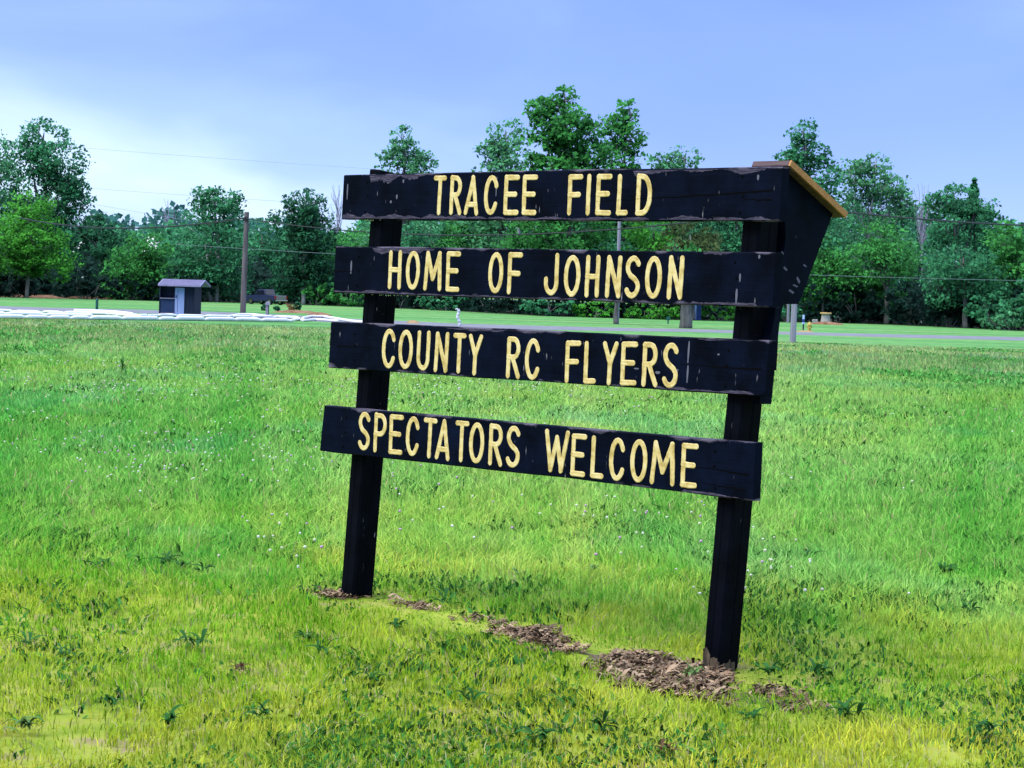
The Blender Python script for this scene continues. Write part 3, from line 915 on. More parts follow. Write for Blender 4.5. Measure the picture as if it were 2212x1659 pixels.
def tree(name, label, cat, x, dm, blobs, leaf, dens=1.0, trunk=None, trunk_r=0.22, bark='bark', size=0.30, group=None, by=None, clump=0.36, stems=1):
    """x and blobs are measured in the frame; the tree stands where its foot meets the ground, dm times as far"""
    seed_[0] += 1
    by = base_y(x) if by is None else by
    g0 = ground(x, by)
    Y = g0[1] * dm
    foot = at_depth(x, by, Y); foot[2] = 0
    root = empty(name, foot, 0, label=label, cat=cat, group=group)
    k = Y / FPX
    bl = []
    lobes = list(blobs)
    for a, c in zip(blobs[:-1], blobs[1:]):
        lobes.append(((a[0] + c[0]) / 2, (a[1] + c[1]) / 2, (a[2] + c[2]) * .36, (a[3] + c[3]) * .36))
    for (cx, cy, rx, ry) in lobes:
        c = at_depth(cx, cy, Y + random.uniform(-0.4, 0.6) * rx * k) - foot
        bl.append((c[0], c[1], c[2], rx * k * 1.2, rx * k * 1.0, ry * k * 1.15))
    area = sum(b[3] * b[5] for b in bl)
    size *= 0.54
    n = int(area * 100 * dens / (size / 0.25) ** 1.6)
    crown_obj('crown', bl, n, size, LEAF[leaf], root, seed_[0], clump)
    tops = sorted(bl, key=lambda b: -b[2])
    parts = []
    for s in range(stems):
        fx = 0 if stems == 1 else (s - (stems - 1) / 2) * trunk_r * 3.2
        hi_ = tops[min(s, len(tops) - 1)]
        fork = np.array([fx * 1.5 + (hi_[0]) * 0.25, 0.0, hi_[2] * 0.45])
        parts.append(limb((fx, 0, -0.1), fork, trunk_r * 1.15, trunk_r * 0.75, 7, 0.03, 8))
        parts.append(limb(fork, (hi_[0], hi_[1], hi_[2] + hi_[5] * 0.3), trunk_r * 0.75, 0.04, 7, 0.05))
        for b in bl[s::stems]:
            st = fork * random.uniform(0.7, 1.0)
            parts.append(limb(st, (b[0], b[1], b[2] + b[5] * 0.35), trunk_r * 0.5, 0.025, 6, 0.07))
            for _ in range(2):
                parts.append(limb((b[0], b[1], b[2] - b[5] * .3), (b[0] + random.uniform(-.9, .9) * b[3], b[1] + random.uniform(-.5, .5) * b[4], b[2] + random.uniform(-.2, .9) * b[5]), trunk_r * 0.22, 0.015, 5, 0.08, 5))
    V, F = join_data(parts)
    mesh_obj('trunk', V, F, M[bark], root, smooth=True)
    return root


def bush(label, x, dm, blobs, leaf, dens=1.0, size=0.24, by=None, group='bushes along the edge of the wood', name='bush', cat='bush', clump=0.26):
    seed_[0] += 1
    by = base_y(x) if by is None else by
    g0 = ground(x, by); Y = g0[1] * dm
    foot = at_depth(x, by, Y); foot[2] = 0
    root = empty(name, foot, 0, label=label, cat=cat, group=group)
    k = Y / FPX
    bl = []
    for (cx, cy, rx, ry) in blobs:
        c = at_depth(cx, cy, Y + random.uniform(-0.3, 0.4) * rx * k) - foot
        bl.append((c[0], c[1], c[2], rx * k, rx * k * 0.8, ry * k))
    size *= 0.75
    n = int(sum(b[3] * b[5] for b in bl) * 170 * dens / (size / 0.24) ** 1.6)
    crown_obj('foliage', bl, n, size, LEAF[leaf], root, seed_[0], clump)
    parts = []
    for b in bl:
        for _ in range(3):
            parts.append(limb((b[0] * .3 + random.uniform(-.3, .3), b[1] * .3, -0.05), (b[0] + random.uniform(-.5, .5) * b[3], b[1], b[2] + b[5] * random.uniform(0, .6)), 0.06, 0.015, 5, 0.08, 5))
    V, F = join_data(parts)
    mesh_obj('stem', V, F, M['bark'], root)
    return root


TG = 'trees at the edge of the wood'
tree('broadleaf_tree', 'tall dark tree behind the small bright tree at far left', 'tree', 95, 1.08,
     [(95, 298, 48, 34), (55, 345, 42, 42), (135, 355, 46, 48), (165, 420, 26, 50), (90, 430, 80, 60), (60, 500, 80, 60), (140, 510, 50, 60)], 'teal', 1.0, group=TG, trunk_r=0.32)
tree('broadleaf_tree', 'thin tree cut off by the left edge of the picture', 'tree', -22, 1.1,
     [(-20, 330, 44, 45), (-14, 400, 50, 55), (-10, 480, 55, 60), (-10, 570, 60, 60)], 'light', 0.8, group=TG)
tree('young_tree', 'small bright yellow-green tree in front of the wood at far left', 'tree', 58, 0.985,
     [(68, 452, 40, 34), (62, 500, 70, 46), (95, 553, 62, 40), (25, 556, 60, 46), (118, 585, 36, 26), (-5, 520, 40, 50)], 'bright', 1.0, trunk_r=0.16, size=0.26, group=TG)
tree('young_tree', 'low bright tree with a thin stem right of the small bright tree', 'tree', 124, 1.0,
     [(125, 588, 32, 26), (146, 570, 22, 24)], 'bright', 0.9, trunk_r=0.11, size=0.24, group=TG, by=638)
tree('broadleaf_tree', 'dark round tree left of the dark blue shed', 'tree', 215, 1.05,
     [(205, 492, 32, 26), (222, 535, 58, 46), (225, 590, 66, 48)], 'dark', 1.1, group=TG)
tree('broadleaf_tree', 'mid green tree just behind and left of the shed', 'tree', 305, 1.0,
     [(295, 555, 42, 42), (270, 600, 48, 40), (325, 598, 40, 40), (330, 545, 30, 36)], 'mid', 1.1, group=TG, trunk_r=0.16)
tree('broadleaf_tree', 'twin topped green tree between the shed and the wooden pole', 'tree', 462, 1.0,
     [(434, 424, 22, 25), (482, 436, 38, 30), (456, 486, 62, 46), (452, 552, 74, 56), (402, 590, 56, 46), (500, 592, 38, 44)], 'teal', 1.05, group=TG, bark='bark_pale', stems=2, trunk_r=0.16)
tree('broadleaf_tree', 'low tree right behind the leaning wooden pole', 'tree', 562, 1.12,
     [(565, 520, 42, 36), (545, 580, 50, 46), (590, 585, 42, 46)], 'teal', 1.0, group=TG)
tree('broadleaf_tree', 'dark round topped tree with a pale trunk left of the sign', 'tree', 655, 1.0,
     [(658, 438, 40, 26), (640, 480, 46, 36), (680, 490, 46, 44), (662, 548, 60, 44), (636, 596, 34, 34), (690, 590, 34, 34)], 'dark', 1.25, group=TG, bark='bark_pale', trunk_r=0.2)
tree('broadleaf_tree', 'bright leafy tree close to the left end of the sign boards', 'tree', 712, 1.03,
     [(706, 560, 32, 50), (722, 615, 38, 36), (700, 630, 30, 26)], 'mid', 1.1, group=TG, trunk_r=0.13)
tree('broadleaf_tree', 'tree filling the gap left of the upper left post', 'tree', 770, 1.15,
     [(765, 530, 52, 36), (760, 588, 60, 50), (800, 560, 50, 50)], 'mid', 1.0, group=TG)
tree('tall_tree', 'airy pointed treetop above the left end of the sign', 'tree', 875, 1.12,
     [(870, 298, 22, 24), (848, 338, 28, 20), (880, 342, 34, 30), (918, 350, 24, 18), (880, 415, 70, 56), (880, 505, 78, 56), (880, 590, 78, 50)], 'light', 0.8, group=TG, size=0.34)
tree('tall_tree', 'thin light green tree left of the tallest tree', 'tree', 1082, 1.08,
     [(1092, 293, 34, 32), (1060, 332, 28, 28), (1110, 338, 44, 34), (1080, 415, 66, 56), (1080, 510, 76, 56), (1080, 600, 76, 50)], 'light', 0.85, group=TG, size=0.34)
tree('tall_tree', 'tallest dense green tree rising above the middle of the sign', 'tree', 1222, 1.03,
     [(1220, 212, 22, 26), (1165, 240, 28, 26), (1212, 262, 56, 36), (1250, 300, 58, 42), (1186, 320, 54, 40), (1280, 345, 40, 36), (1220, 395, 84, 56), (1220, 490, 94, 60), (1220, 590, 90, 60)], 'mid', 1.25, group=TG, size=0.36, trunk_r=0.35)
tree('tall_tree', 'narrow green tree right of the tallest tree', 'tree', 1342, 1.06,
     [(1360, 243, 22, 28), (1318, 272, 26, 22), (1352, 296, 36, 32), (1342, 345, 42, 28), (1340, 425, 56, 56), (1340, 510, 66, 56), (1340, 600, 66, 50)], 'mid', 1.1, group=TG, size=0.34)
tree('tall_tree', 'airy low treetop above the word FIELD', 'tree', 1465, 1.15,
     [(1482, 338, 28, 22), (1424, 350, 22, 18), (1462, 382, 58, 28), (1460, 455, 76, 56), (1470, 550, 80, 60)], 'light', 0.8, group=TG, size=0.34)
tree('broadleaf_tree', 'tree hidden behind the right end of the top board', 'tree', 1600, 1.12,
     [(1590, 425, 54, 36), (1590, 500, 76, 50), (1600, 590, 80, 60)], 'teal', 1.0, group=TG)
tree('conifer_shrub', 'bronze green conifer seen between the two upper boards', 'tree', 1495, 1.0,
     [(1490, 520, 58, 34), (1490, 565, 70, 40), (1500, 610, 60, 40)], 'brown', 1.3, group=TG)
tree('tall_tree', 'tall tree above the little brown roof of the sign', 'tree', 1738, 1.05,
     [(1736, 288, 26, 24), (1742, 332, 40, 30), (1702, 342, 26, 16), (1765, 380, 52, 38), (1735, 455, 66, 56), (1740, 550, 76, 60), (1720, 630, 60, 46)], 'teal', 1.05, group=TG, size=0.34)
tree('tall_tree', 'broad airy light green tree right of the little roof', 'tree', 1880, 1.03,
     [(1892, 354, 30, 24), (1832, 370, 28, 24), (1872, 398, 56, 36), (1932, 408, 36, 28), (1958, 440, 24, 24), (1870, 470, 84, 56), (1880, 550, 84, 50)], 'light', 0.85, group=TG, size=0.32, bark='bark_pale')
tree('broadleaf_tree', 'dense rounded trees top near the right edge under the dead spire', 'tree', 2072, 1.2,
     [(2060, 430, 42, 28), (2026, 450, 30, 28), (2126, 450, 28, 28), (2080, 485, 66, 40), (2080, 560, 80, 60)], 'teal', 1.0, group=TG, size=0.34)
tree('broadleaf_tree', 'leafy tree standing at the right edge of the picture', 'tree', 2190, 1.05,
     [(2185, 520, 52, 36), (2190, 590, 60, 56), (2215, 560, 50, 56)], 'mid', 1.0, group=TG)
tree('broadleaf_tree', 'bright bushy tree in the right wood below the cable', 'tree', 1915, 0.99,
     [(1905, 520, 42, 34), (1880, 575, 62, 44), (1940, 570, 44, 44)], 'mid', 1.0, group=TG, size=0.28)
tree('broadleaf_tree', 'round tree low in the right wood', 'tree', 2085, 1.0,
     [(2080, 570, 62, 36), (2060, 620, 70, 40), (2130, 610, 52, 42)], 'teal', 1.1, group=TG, size=0.28)
tree('broadleaf_tree', 'broad low tree beside the right side of the sign', 'tree', 1785, 1.02,
     [(1775, 560, 46, 46), (1800, 610, 56, 46), (1760, 630, 40, 40)], 'mid', 1.0, group=TG, bark='bark_pale', stems=2, trunk_r=0.13)
tree('broadleaf_tree', 'tree outside the right edge of the picture', 'tree', 2330, 1.0, [(2310, 450, 70, 60), (2320, 560, 90, 80), (2330, 640, 80, 60)], 'mid', 0.8, group=TG, size=0.4)
tree('broadleaf_tree', 'tree outside the left edge of the picture', 'tree', -150, 1.0, [(-140, 430, 70, 70), (-140, 540, 90, 80)], 'teal', 0.8, group=TG, size=0.4)

# trees and bushes seen between and under the boards
for i, (x, lab) in enumerate(((930, 'tree seen between the boards under the word TRACEE'), (1010, 'tree seen between the boards under the letters CEE'), (1150, 'tree seen between the boards left of the steel pole'),
                              (1275, 'tree seen between the boards beside the steel pole'), (1410, 'bright tree seen between the boards right of the steel pole'))):
    tree('broadleaf_tree', lab, 'tree', x, 1.02 + 0.03 * (i % 2), [(x, 500, 52, 34), (x - 25, 560, 56, 46), (x + 25, 600, 56, 46)], ['teal', 'mid', 'mid', 'teal', 'bright'][i], 1.0, group=TG, trunk_r=0.14)

BG = [
    (30, 'dark', [(20, 612, 50, 26), (70, 618, 50, 22)], 'dark undergrowth behind the stem of the small bright tree'),
    (180, 'dark', [(170, 612, 50, 30), (215, 620, 50, 24)], 'dark bush at the foot of the round tree left of the shed'),
    (290, 'dark', [(280, 622, 50, 26), (330, 626, 40, 24)], 'dark bush directly left of the shed'),
    (420, 'dark', [(415, 622, 50, 28), (380, 626, 40, 22)], 'dark bush peeping out behind the shed roof'),
    (505, 'teal', [(505, 622, 38, 28)], 'bush between the twin trunk and the wooden pole'),
    (600, 'teal', [(600, 628, 40, 26), (640, 630, 36, 24)], 'bush above the parked pickup truck'),
    (690, 'mid', [(690, 634, 36, 24)], 'green bush right of the pale trunk'),
    (760, 'mid', [(755, 636, 46, 26)], 'bush just left of the upper left post'),
    (860, 'dark', [(860, 640, 56, 24)], 'dark bush under the letters HOME'),
    (960, 'teal', [(955, 648, 56, 22)], 'bush under the word OF'),
    (1060, 'dark', [(1060, 652, 60, 24)], 'dark bush under the gap before JOHNSON'),
    (1180, 'teal', [(1180, 660, 60, 22)], 'bush under the letters JO'),
    (1290, 'bright', [(1290, 668, 56, 20)], 'bright bush left of the dark trunk under JOHNSON'),
    (1390, 'bright', [(1400, 672, 56, 18), (1440, 676, 36, 15)], 'bright bush right of the dark trunk under JOHNSON'),
    (1560, 'bright', [(1555, 672, 50, 20)], 'bright bush left of the lower right post'),
    (1700, 'teal', [(1690, 668, 46, 28)], 'bush behind the grey pole right of the sign'),
    (1850, 'dark', [(1840, 655, 60, 42), (1885, 668, 40, 28)], 'dark bush right of the stone pedestal'),
    (1905, 'mid', [(1900, 640, 50, 38), (1870, 620, 40, 34)], 'green bush in the middle of the right wood'),
    (1975, 'dark', [(1970, 650, 66, 46)], 'dark hollow bush in the right wood'),
    (2050, 'dark', [(2050, 650, 60, 44), (2090, 665, 56, 38)], 'dark bush below the round tree at right'),
    (2140, 'teal', [(2140, 668, 50, 34)], 'bush near the right edge of the wood'),
    (2205, 'teal', [(2200, 672, 50, 34), (2240, 650, 50, 50)], 'bush cut off by the right edge of the picture'),
    (2180, 'light', [(2180, 690, 36, 18), (2150, 698, 40, 12)], 'low pale weeds at the foot of the right wood'),
]
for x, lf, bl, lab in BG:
    bush(lab, x, 1.0 if lf != 'light' else 0.985, bl, 'shade' if lf == 'dark' else lf, 1.15)  # dark bushes take the leaf colour with shade painted in

# bare trees
def bare_tree(label, x, ytop, dm, spread):
    by = base_y(x); Y = ground(x, by)[1] * dm
    foot = at_depth(x, by, Y); foot[2] = 0
    root = empty('bare_tree', foot, 0, label=label, cat='tree', group='bare trees')
    top = at_depth(x, ytop, Y) - foot
    parts = [limb((0, 0, 0), top * 0.75, 0.16, 0.07, 8, 0.02)]
    k = Y / FPX
    for i in range(26):
        h = random.uniform(0.5, 0.78) * top[2]
        q = np.array([top[0] * .75 + random.uniform(-1, 1) * spread * k, random.uniform(-1, 1), min(top[2], h + random.uniform(.15, .3) * top[2])])
        parts.append(limb((top[0] * h / top[2] * .9, 0, h), q, 0.05, 0.018, 5, 0.06, 4))
    V, F = join_data(parts)
    mesh_obj('trunk', V, F, M['twig'], root)


bare_tree('bare leafless twigs above the dark round tree left of the sign', 728, 400, 1.25, 18)
bare_tree('bare leafless twigs between the light tree and the dead spire', 1992, 395, 1.2, 26)
bare_tree('bare twigs on the far rise above the shed', 365, 430, 1.7, 18)

# dead-topped conifer spire
by = base_y(2105); Y = ground(2105, by)[1] * 1.22
foot = at_depth(2105, by, Y); foot[2] = 0
root = empty('conifer', foot, 0, label='narrow dead spire of a conifer near the right edge', cat='tree')
top = at_depth(2105, 384, Y) - foot
V, F = join_data([limb((0, 0, 0), top, 0.22, 0.03, 9, 0.005)])
mesh_obj('trunk', V, F, M['bark'], root)
bl = [(top[0], 0, top[2] * f, top[2] * w, top[2] * w, top[2] * .04) for f, w in ((.96, .012), (.92, .022), (.88, .03), (.83, .042), (.78, .055))]
crown_obj('crown', bl, 600, 0.3, LEAF['teal'], root, 77)

# far-off wood closing the view, and the rise beyond it
def wood_band(Y, x0, x1, ytops, n, size, leaf, seed, label):
    g = np.random.default_rng(seed)
    X = g.uniform(x0, x1, n)
    top = np.interp(X, [q[0] for q in ytops], [q[1] for q in ytops])
    wob = 14 * np.sin(X / 23.0 + 1.3) + 9 * np.sin(X / 9.1) + 6 * np.sin(X / 4.3)
    top = top + wob
    P = np.array([at_depth(x, 600, Y) for x in X])
    horizon_y = 630 + 0.0314 * (X - 1106)
    hgt = (horizon_y - top) / FPX * Y + CAM_H
    P[:, 2] = hgt * g.uniform(0, 1, n) ** 0.75
    P[:, 1] += g.uniform(-9, 9, n)
    nr = g.normal(size=(n, 3)) + np.array([0, -.3, .8]); nr /= np.linalg.norm(nr, axis=1)[:, None]
    u = np.cross(nr, g.normal(size=(n, 3))); u /= np.linalg.norm(u, axis=1)[:, None]
    w = np.cross(nr, u)
    s = (size * g.uniform(.6, 1.4, n))[:, None]
    V = np.stack([P - u * s, P + w * s * .8, P + u * s, P - w * s * .8], 1).reshape(-1, 3)
    o = mesh_obj('distant_wood', V, np.arange(4 * n).reshape(n, 4), LEAF[leaf], kind='stuff', label=label)
    at = o.data.attributes.new('tint', 'FLOAT', 'POINT')
    at.data.foreach_set('value', np.repeat(g.uniform(0, 1, n), 4).astype(np.float32))


wood_band(265, -700, 2900, [(-700, 500), (150, 500), (260, 500), (420, 500), (560, 520), (760, 500), (860, 440), (1150, 420), (1500, 450), (1700, 450), (2000, 462), (2130, 470), (2212, 492), (2900, 500)], 60000, 0.36, 'teal', 5, 'dense far wood behind the separate trees')
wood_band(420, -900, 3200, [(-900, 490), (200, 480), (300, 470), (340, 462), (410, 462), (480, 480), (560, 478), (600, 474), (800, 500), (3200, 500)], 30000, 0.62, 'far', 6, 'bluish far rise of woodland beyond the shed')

g = np.random.default_rng(31)
n = 42000
X = g.uniform(-250, 2500, n)
dmul = g.uniform(1.012, 1.12, n)
bx = np.array([ground(x, y) for x, y in zip(X, base_y(X))])
P = bx * dmul[:, None]
top = 1.3 + 2.4 * vnoise(X, X * 0, 60.0, 4) + 2.2 * vnoise(X, X * 0, 17.0, 5) * (dmul - 1) / .06
P[:, 2] = top * g.uniform(0, 1, n) ** 0.8
nr = g.normal(size=(n, 3)) + np.array([0, -.3, .8]); nr /= np.linalg.norm(nr, axis=1)[:, None]
u = np.cross(nr, g.normal(size=(n, 3))); u /= np.linalg.norm(u, axis=1)[:, None]
w = np.cross(nr, u)
s = (0.25 * g.uniform(.5, 1.4, n))[:, None]
V = np.stack([P - u * s, P + w * s * .8, P + u * s, P - w * s * .8], 1).reshape(-1, 3)
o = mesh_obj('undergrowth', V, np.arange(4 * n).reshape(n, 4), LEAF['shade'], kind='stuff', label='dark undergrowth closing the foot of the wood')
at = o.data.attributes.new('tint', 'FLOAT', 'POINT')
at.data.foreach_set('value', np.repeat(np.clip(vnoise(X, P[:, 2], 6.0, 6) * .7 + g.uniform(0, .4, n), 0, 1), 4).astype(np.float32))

# ------------------------------------------------------------------ poles and lines
def pole(label, base, top, r, mt, Y=None, cat='utility pole', name='utility_pole', capz=0.0):
    g0 = ground(*base)
    Y = g0[1] if Y is None else Y
    root = empty(name, (g0[0], g0[1], 0), 0, label=label, cat=cat, group='poles across the field')
    t_ = at_depth(top[0], top[1], g0[1]) - np.array([g0[0], g0[1], 0])
    pts = [np.array([0, 0, -0.2]) * (1 - s) + t_ * s for s in np.linspace(0, 1, 7)]
    V, F = tube_data(pts, np.linspace(r * 1.12, r * 0.9, 7), 10)
    mesh_obj('shaft', V, F, mt, root, smooth=False)
    return root, np.array([g0[0], g0[1], 0]) + t_


pA, topA = pole('brown leaning timber pole right of the shed', (524.5, 678), (533, 458), 0.165, M['pole'])
V, F = tube_data([topA - S - np.array(pA.location) for S in (np.array([0.1, 0.2, .25]), np.array([0.1, 0.2, -.25]))], 0.09, 8)
bm = bmesh.new(); tl_ = topA - np.array(pA.location)
box(bm, tl_[0] - .12, tl_[0] + .12, tl_[1] - .24, tl_[1] - .14, tl_[2] - .55, tl_[2] - .3)
bm_obj('wire_clamp', bm, M['wire'], pA)
pD, topD = pole('silvery grey timber pole right of the sign', (1712, 740), (1727, 440), 0.125, M['pole_pale'])
pB, topB = pole('pale steel pole seen between the boards under FIELD', (1333, 700), (1339, 440), 0.12, M['pole_pale'])
pC, topC = pole('thin grey pole seen between the boards under TRACEE', (1117, 676), (1122, 440), 0.13, M['pole_pale'])
pE, topE = pole('short pale pole just behind the silvery grey pole', (1702, 697), (1705, 560), 0.11, M['pole_pale'])


def wire(label, a, b, sag, r, mt, group='overhead lines'):
    a, b = np.array(a), np.array(b)
    mid = (a + b) / 2
    pts = []
    for t in np.linspace(0, 1, 25):
        p = a * (1 - t) + b * t
        p[2] -= sag * 4 * t * (1 - t)
        pts.append(p)
    V, F = tube_data(pts, r, 5)
    return mesh_obj('overhead_line', V, F, mt, label=label, cat='power line', group=group)


wire('thick black cable from the leaning pole to the left', topA + np.array([0, -.2, -.35]), at_depth(40, 470, 190), 0.75, 0.05, M['wire'])
wire('thick black cable between the leaning pole and the pole behind the sign', topA + np.array([0, -.2, -.4]), topD + np.array([0, -.1, -.2]), 1.1, 0.03, M['wire'])
wire('black cable leaving the sign roof towards the right edge', topD + np.array([0, -.1, -.15]), at_depth(2420, 488, 150), 0.3, 0.045, M['wire'])
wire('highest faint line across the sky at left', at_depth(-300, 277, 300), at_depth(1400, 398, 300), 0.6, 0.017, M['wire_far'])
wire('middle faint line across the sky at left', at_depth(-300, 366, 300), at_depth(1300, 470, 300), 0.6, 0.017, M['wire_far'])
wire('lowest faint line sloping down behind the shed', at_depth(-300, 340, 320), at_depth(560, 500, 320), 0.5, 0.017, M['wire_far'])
wire('low pale line in front of the wood', at_depth(380, 528, 168), at_depth(2400, 610, 168), 0.4, 0.016, M['wire_pale'])

# ------------------------------------------------------------------ shed
g0 = ground(381, 683)
shed = empty('shed', (g0[0], g0[1], 0), math.radians(-6), label='small dark blue shed with lilac roof and pale blue door', cat='shed')
k = g0[1] / FPX                             # metres per frame pixel
W = 78 * k; Hh = 66 * k; D = 1.5
bm = bmesh.new()
w2 = W / 2
tw = 0.06
box(bm, -w2, -w2 + tw, 0, D, 0, Hh); box(bm, w2 - tw, w2, 0.0, D, 0, Hh); box(bm, -w2 + tw, w2 - tw, D - tw, D, 0, Hh)
bm_obj('wall', bm, M['shed_wall'], shed)
bm = bmesh.new(); box(bm, w2 - 22 * k, w2 - tw, 0.02, 0.08, 0, Hh)
bm_obj('wall', bm, M['shed_wall'], shed)
bm = bmesh.new(); box(bm, -w2 + tw, -w2 + 34 * k, 0.5, 0.56, 0, Hh)
bm_obj('wall', bm, M['shed_wall'], shed)
bm = bmesh.new(); box(bm, -w2 + tw, -w2 + 34 * k, 0.03, 0.09, 0.18, 37 * k)
bm_obj('counter_front', bm, M['shed_panel'], shed, bevel=0.01)
bm = bmesh.new(); box(bm, -w2 + tw, -w2 + 35 * k, -0.06, 0.5, 37 * k, 39 * k)
bm_obj('counter_top', bm, M['shed_shelf'], shed)
bm = bmesh.new(); box(bm, -w2 + 0.1, -w2 + 35 * k, -0.08, 0.03, 5 * k, 7 * k)
bm_obj('foot_rail', bm, M['shed_shelf'], shed)
dr = None
bm = bmesh.new(); box(bm, -w2 + 35 * k, w2 - 22.5 * k, -0.03, 0.03, 0.06, Hh - 0.1)
dr = bm_obj('door', bm, M['shed_door'], shed, bevel=0.008)
bm = bmesh.new(); box(bm, -w2 + 37 * k, -w2 + 38.5 * k, -0.075, -0.032, 0.98, 1.12)
bm_obj('handle', bm, M['screw'], dr)
for xx in (-w2 + 41 * k,):
    bm = bmesh.new(); box(bm, xx, xx + 0.02, -0.034, -0.0305, 0.2, Hh - 0.25)
    bm_obj('board_joint', bm, M['shed_panel'], dr)
# gabled roof with its ridge running back; near slope faces the viewer
e0 = Hh - 0.02
bm = bmesh.new()
rx0, rx1 = -w2 - 0.12, w2 + 0.42
pf = [(-0.42, e0 - 0.02), (-0.42, e0 + 0.07), (0.62, e0 + 0.36), (0.62, e0 + 0.29)]
prism(bm, pf, 0, rx0 + 0.14, rx1)
roof = bm_obj('roof', bm, M['shed_roof'], shed)
bm = bmesh.new(); prism(bm, [(0.625, e0 + 0.29), (0.625, e0 + 0.36), (D + 0.3, e0 + 0.07), (D + 0.3, e0 - 0.02)], 0, rx0 + 0.14, rx1)
bm_obj('roof', bm, M['shed_roof'], shed)
for i in range(6):
    y = -0.36 + i * 0.17
    z = e0 + 0.07 + (y + 0.42) / 1.04 * 0.29
    bm = bmesh.new(); box(bm, rx0 + 0.2, rx1 - 0.05, y, y + 0.03, z + 0.004, z + 0.03)
    bm_obj('roof_rib', bm, M['shed_roof'] if i % 2 else M['shed_shelf'], roof)
bm = bmesh.new(); prism(bm, [(0.05, e0), (0.62, e0 + 0.28), (D - 0.05, e0)], 0, -w2 + 0.005, -w2 + 0.05)
bm_obj('gable', bm, M['shed_wall'], shed)

# ------------------------------------------------------------------ white tubes
def tube_chain(label, pts, r, cuts=True, group='white tubes laid along the road'):
    """frame points on the ground -> an inflated tube pinched at its ties"""
    G = np.array([ground(x, y) for x, y in pts])
    seg = np.linalg.norm(np.diff(G, axis=0), axis=1)
    L = np.concatenate([[0], np.cumsum(seg)])
    n = int(L[-1] / 0.16)
    s = np.linspace(0, L[-1], n)
    P = np.stack([np.interp(s, L, G[:, i]) for i in range(3)], 1)
    ph = 0.0
    lens, d, nxt = [], 0.0, random.uniform(1.0, 2.2)
    R_ = np.full(n, r)
    last = 0.0
    if cuts:
        while last < L[-1]:
            ln = random.uniform(1.1, 2.6)
            msk = (s >= last) & (s < last + ln)
            u = (s[msk] - last) / ln
            R_[msk] = r * (0.38 + 0.62 * np.clip(np.minimum(u, 1 - u) * ln / 0.22, 0, 1) ** 0.5) * random.uniform(0.88, 1.1)
            last += ln
    P[:, 2] = R_ * 0.95 + 0.0
    V, F = tube_data(P, R_, 9)
    return mesh_obj('white_tube', V, F, M['white_tube'], smooth=True, label=label, cat='tube', group=group)


tube_chain('near row of fat white tubes pinched into sausages in front of the shed', [(-150, 685), (0, 688.5), (150, 690), (300, 692), (420, 693), (520, 694), (600, 695.5), (632, 696)], 0.11)
tube_chain('back row of white tube curving past the shed door', [(-150, 671), (0, 674.5), (100, 677), (240, 681), (300, 686), (360, 684), (470, 686), (520, 686.5), (600, 687.5), (640, 689), (646, 692), (636, 694)], 0.085, True)
tube_chain('short white tube lying over the others left of the shed', [(160, 676), (200, 677), (250, 679.5), (285, 683.5)], 0.11, False)
tube_chain('loop of white tube near the left end of the sign boards', [(652, 694.5), (655, 690), (672, 686), (700, 686.5), (725, 691), (760, 697), (800, 700)], 0.08, False)
tube_chain('lower arc of white tube within the loop near the sign', [(655, 695), (680, 693), (705, 694), (730, 696)], 0.07, False)
tube_chain('arched white tube right of the leaning pole foot', [(495, 687), (520, 683), (545, 683), (575, 687)], 0.09, False)
tube_chain('third white tube lying at the far left of the road', [(-150, 677), (0, 681.5), (90, 683.5), (200, 686)], 0.11, True)

# ------------------------------------------------------------------ pickup truck
g0 = ground(575, 658)
truck = empty('pickup_truck', (g0[0], g0[1], 0), math.radians(-42), label='dark grey pickup truck parked under the trees right of the leaning pole', cat='truck')
TL_ = 5.0
sc = 0.78
def tp(p): return (p[0] * sc, p[1] * sc)
# local +x towards the tail (right and near), y across; side profile in x,z
prof = [(-2.6, .45), (-2.65, .85), (-2.45, 1.02), (-1.25, 1.10), (0.62, 1.12), (2.45, 1.10), (2.5, .52), (2.1, .42), (-2.2, .40)]
bm = bmesh.new(); prism(bm, [tp(p) for p in prof], 1, -0.92 * sc, 0.92 * sc)
bm_obj('body', bm, M['truck'], truck, bevel=0.05, seg=2)
cabp = [(-1.25, 1.06), (-0.62, 1.72), (0.42, 1.76), (0.72, 1.08)]
bm = bmesh.new(); prism(bm, [tp(p) for p in cabp], 1, -0.8 * sc, 0.8 * sc)
cab = bm_obj('cab', bm, M['truck'], truck, bevel=0.05, seg=2)
for yy in (-0.805, 0.795):
    for wnd in ([(-1.02, 1.16), (-0.6, 1.62), (-0.18, 1.64), (-0.18, 1.16)], [(-0.08, 1.16), (-0.08, 1.64), (0.36, 1.66), (0.56, 1.16)]):
        bm = bmesh.new(); prism(bm, [tp(p) for p in wnd], 1, yy * sc - 0.01, (yy + 0.01) * sc + 0.005)
        bm_obj('window', bm, M['truck_glass'], cab)
bm = bmesh.new()
hexa(bm, [(0.73 * sc, -.68 * sc, 1.16 * sc), (0.745 * sc, -.68 * sc, 1.16 * sc), (0.745 * sc, .68 * sc, 1.16 * sc), (0.73 * sc, .68 * sc, 1.16 * sc),
          (0.47 * sc, -.68 * sc, 1.66 * sc), (0.485 * sc, -.68 * sc, 1.66 * sc), (0.485 * sc, .68 * sc, 1.66 * sc), (0.47 * sc, .68 * sc, 1.66 * sc)])
bm_obj('rear_window', bm, M['truck_glass'], cab)
bm = bmesh.new(); box(bm, 2.47 * sc, 2.56 * sc, -.74 * sc, .74 * sc, .62 * sc, 1.08 * sc)
bm_obj('tailgate', bm, M['truck_pale'], truck, bevel=0.015)
bm = bmesh.new(); box(bm, 2.5 * sc, 2.66 * sc, -.9 * sc, .9 * sc, .42 * sc, .58 * sc)
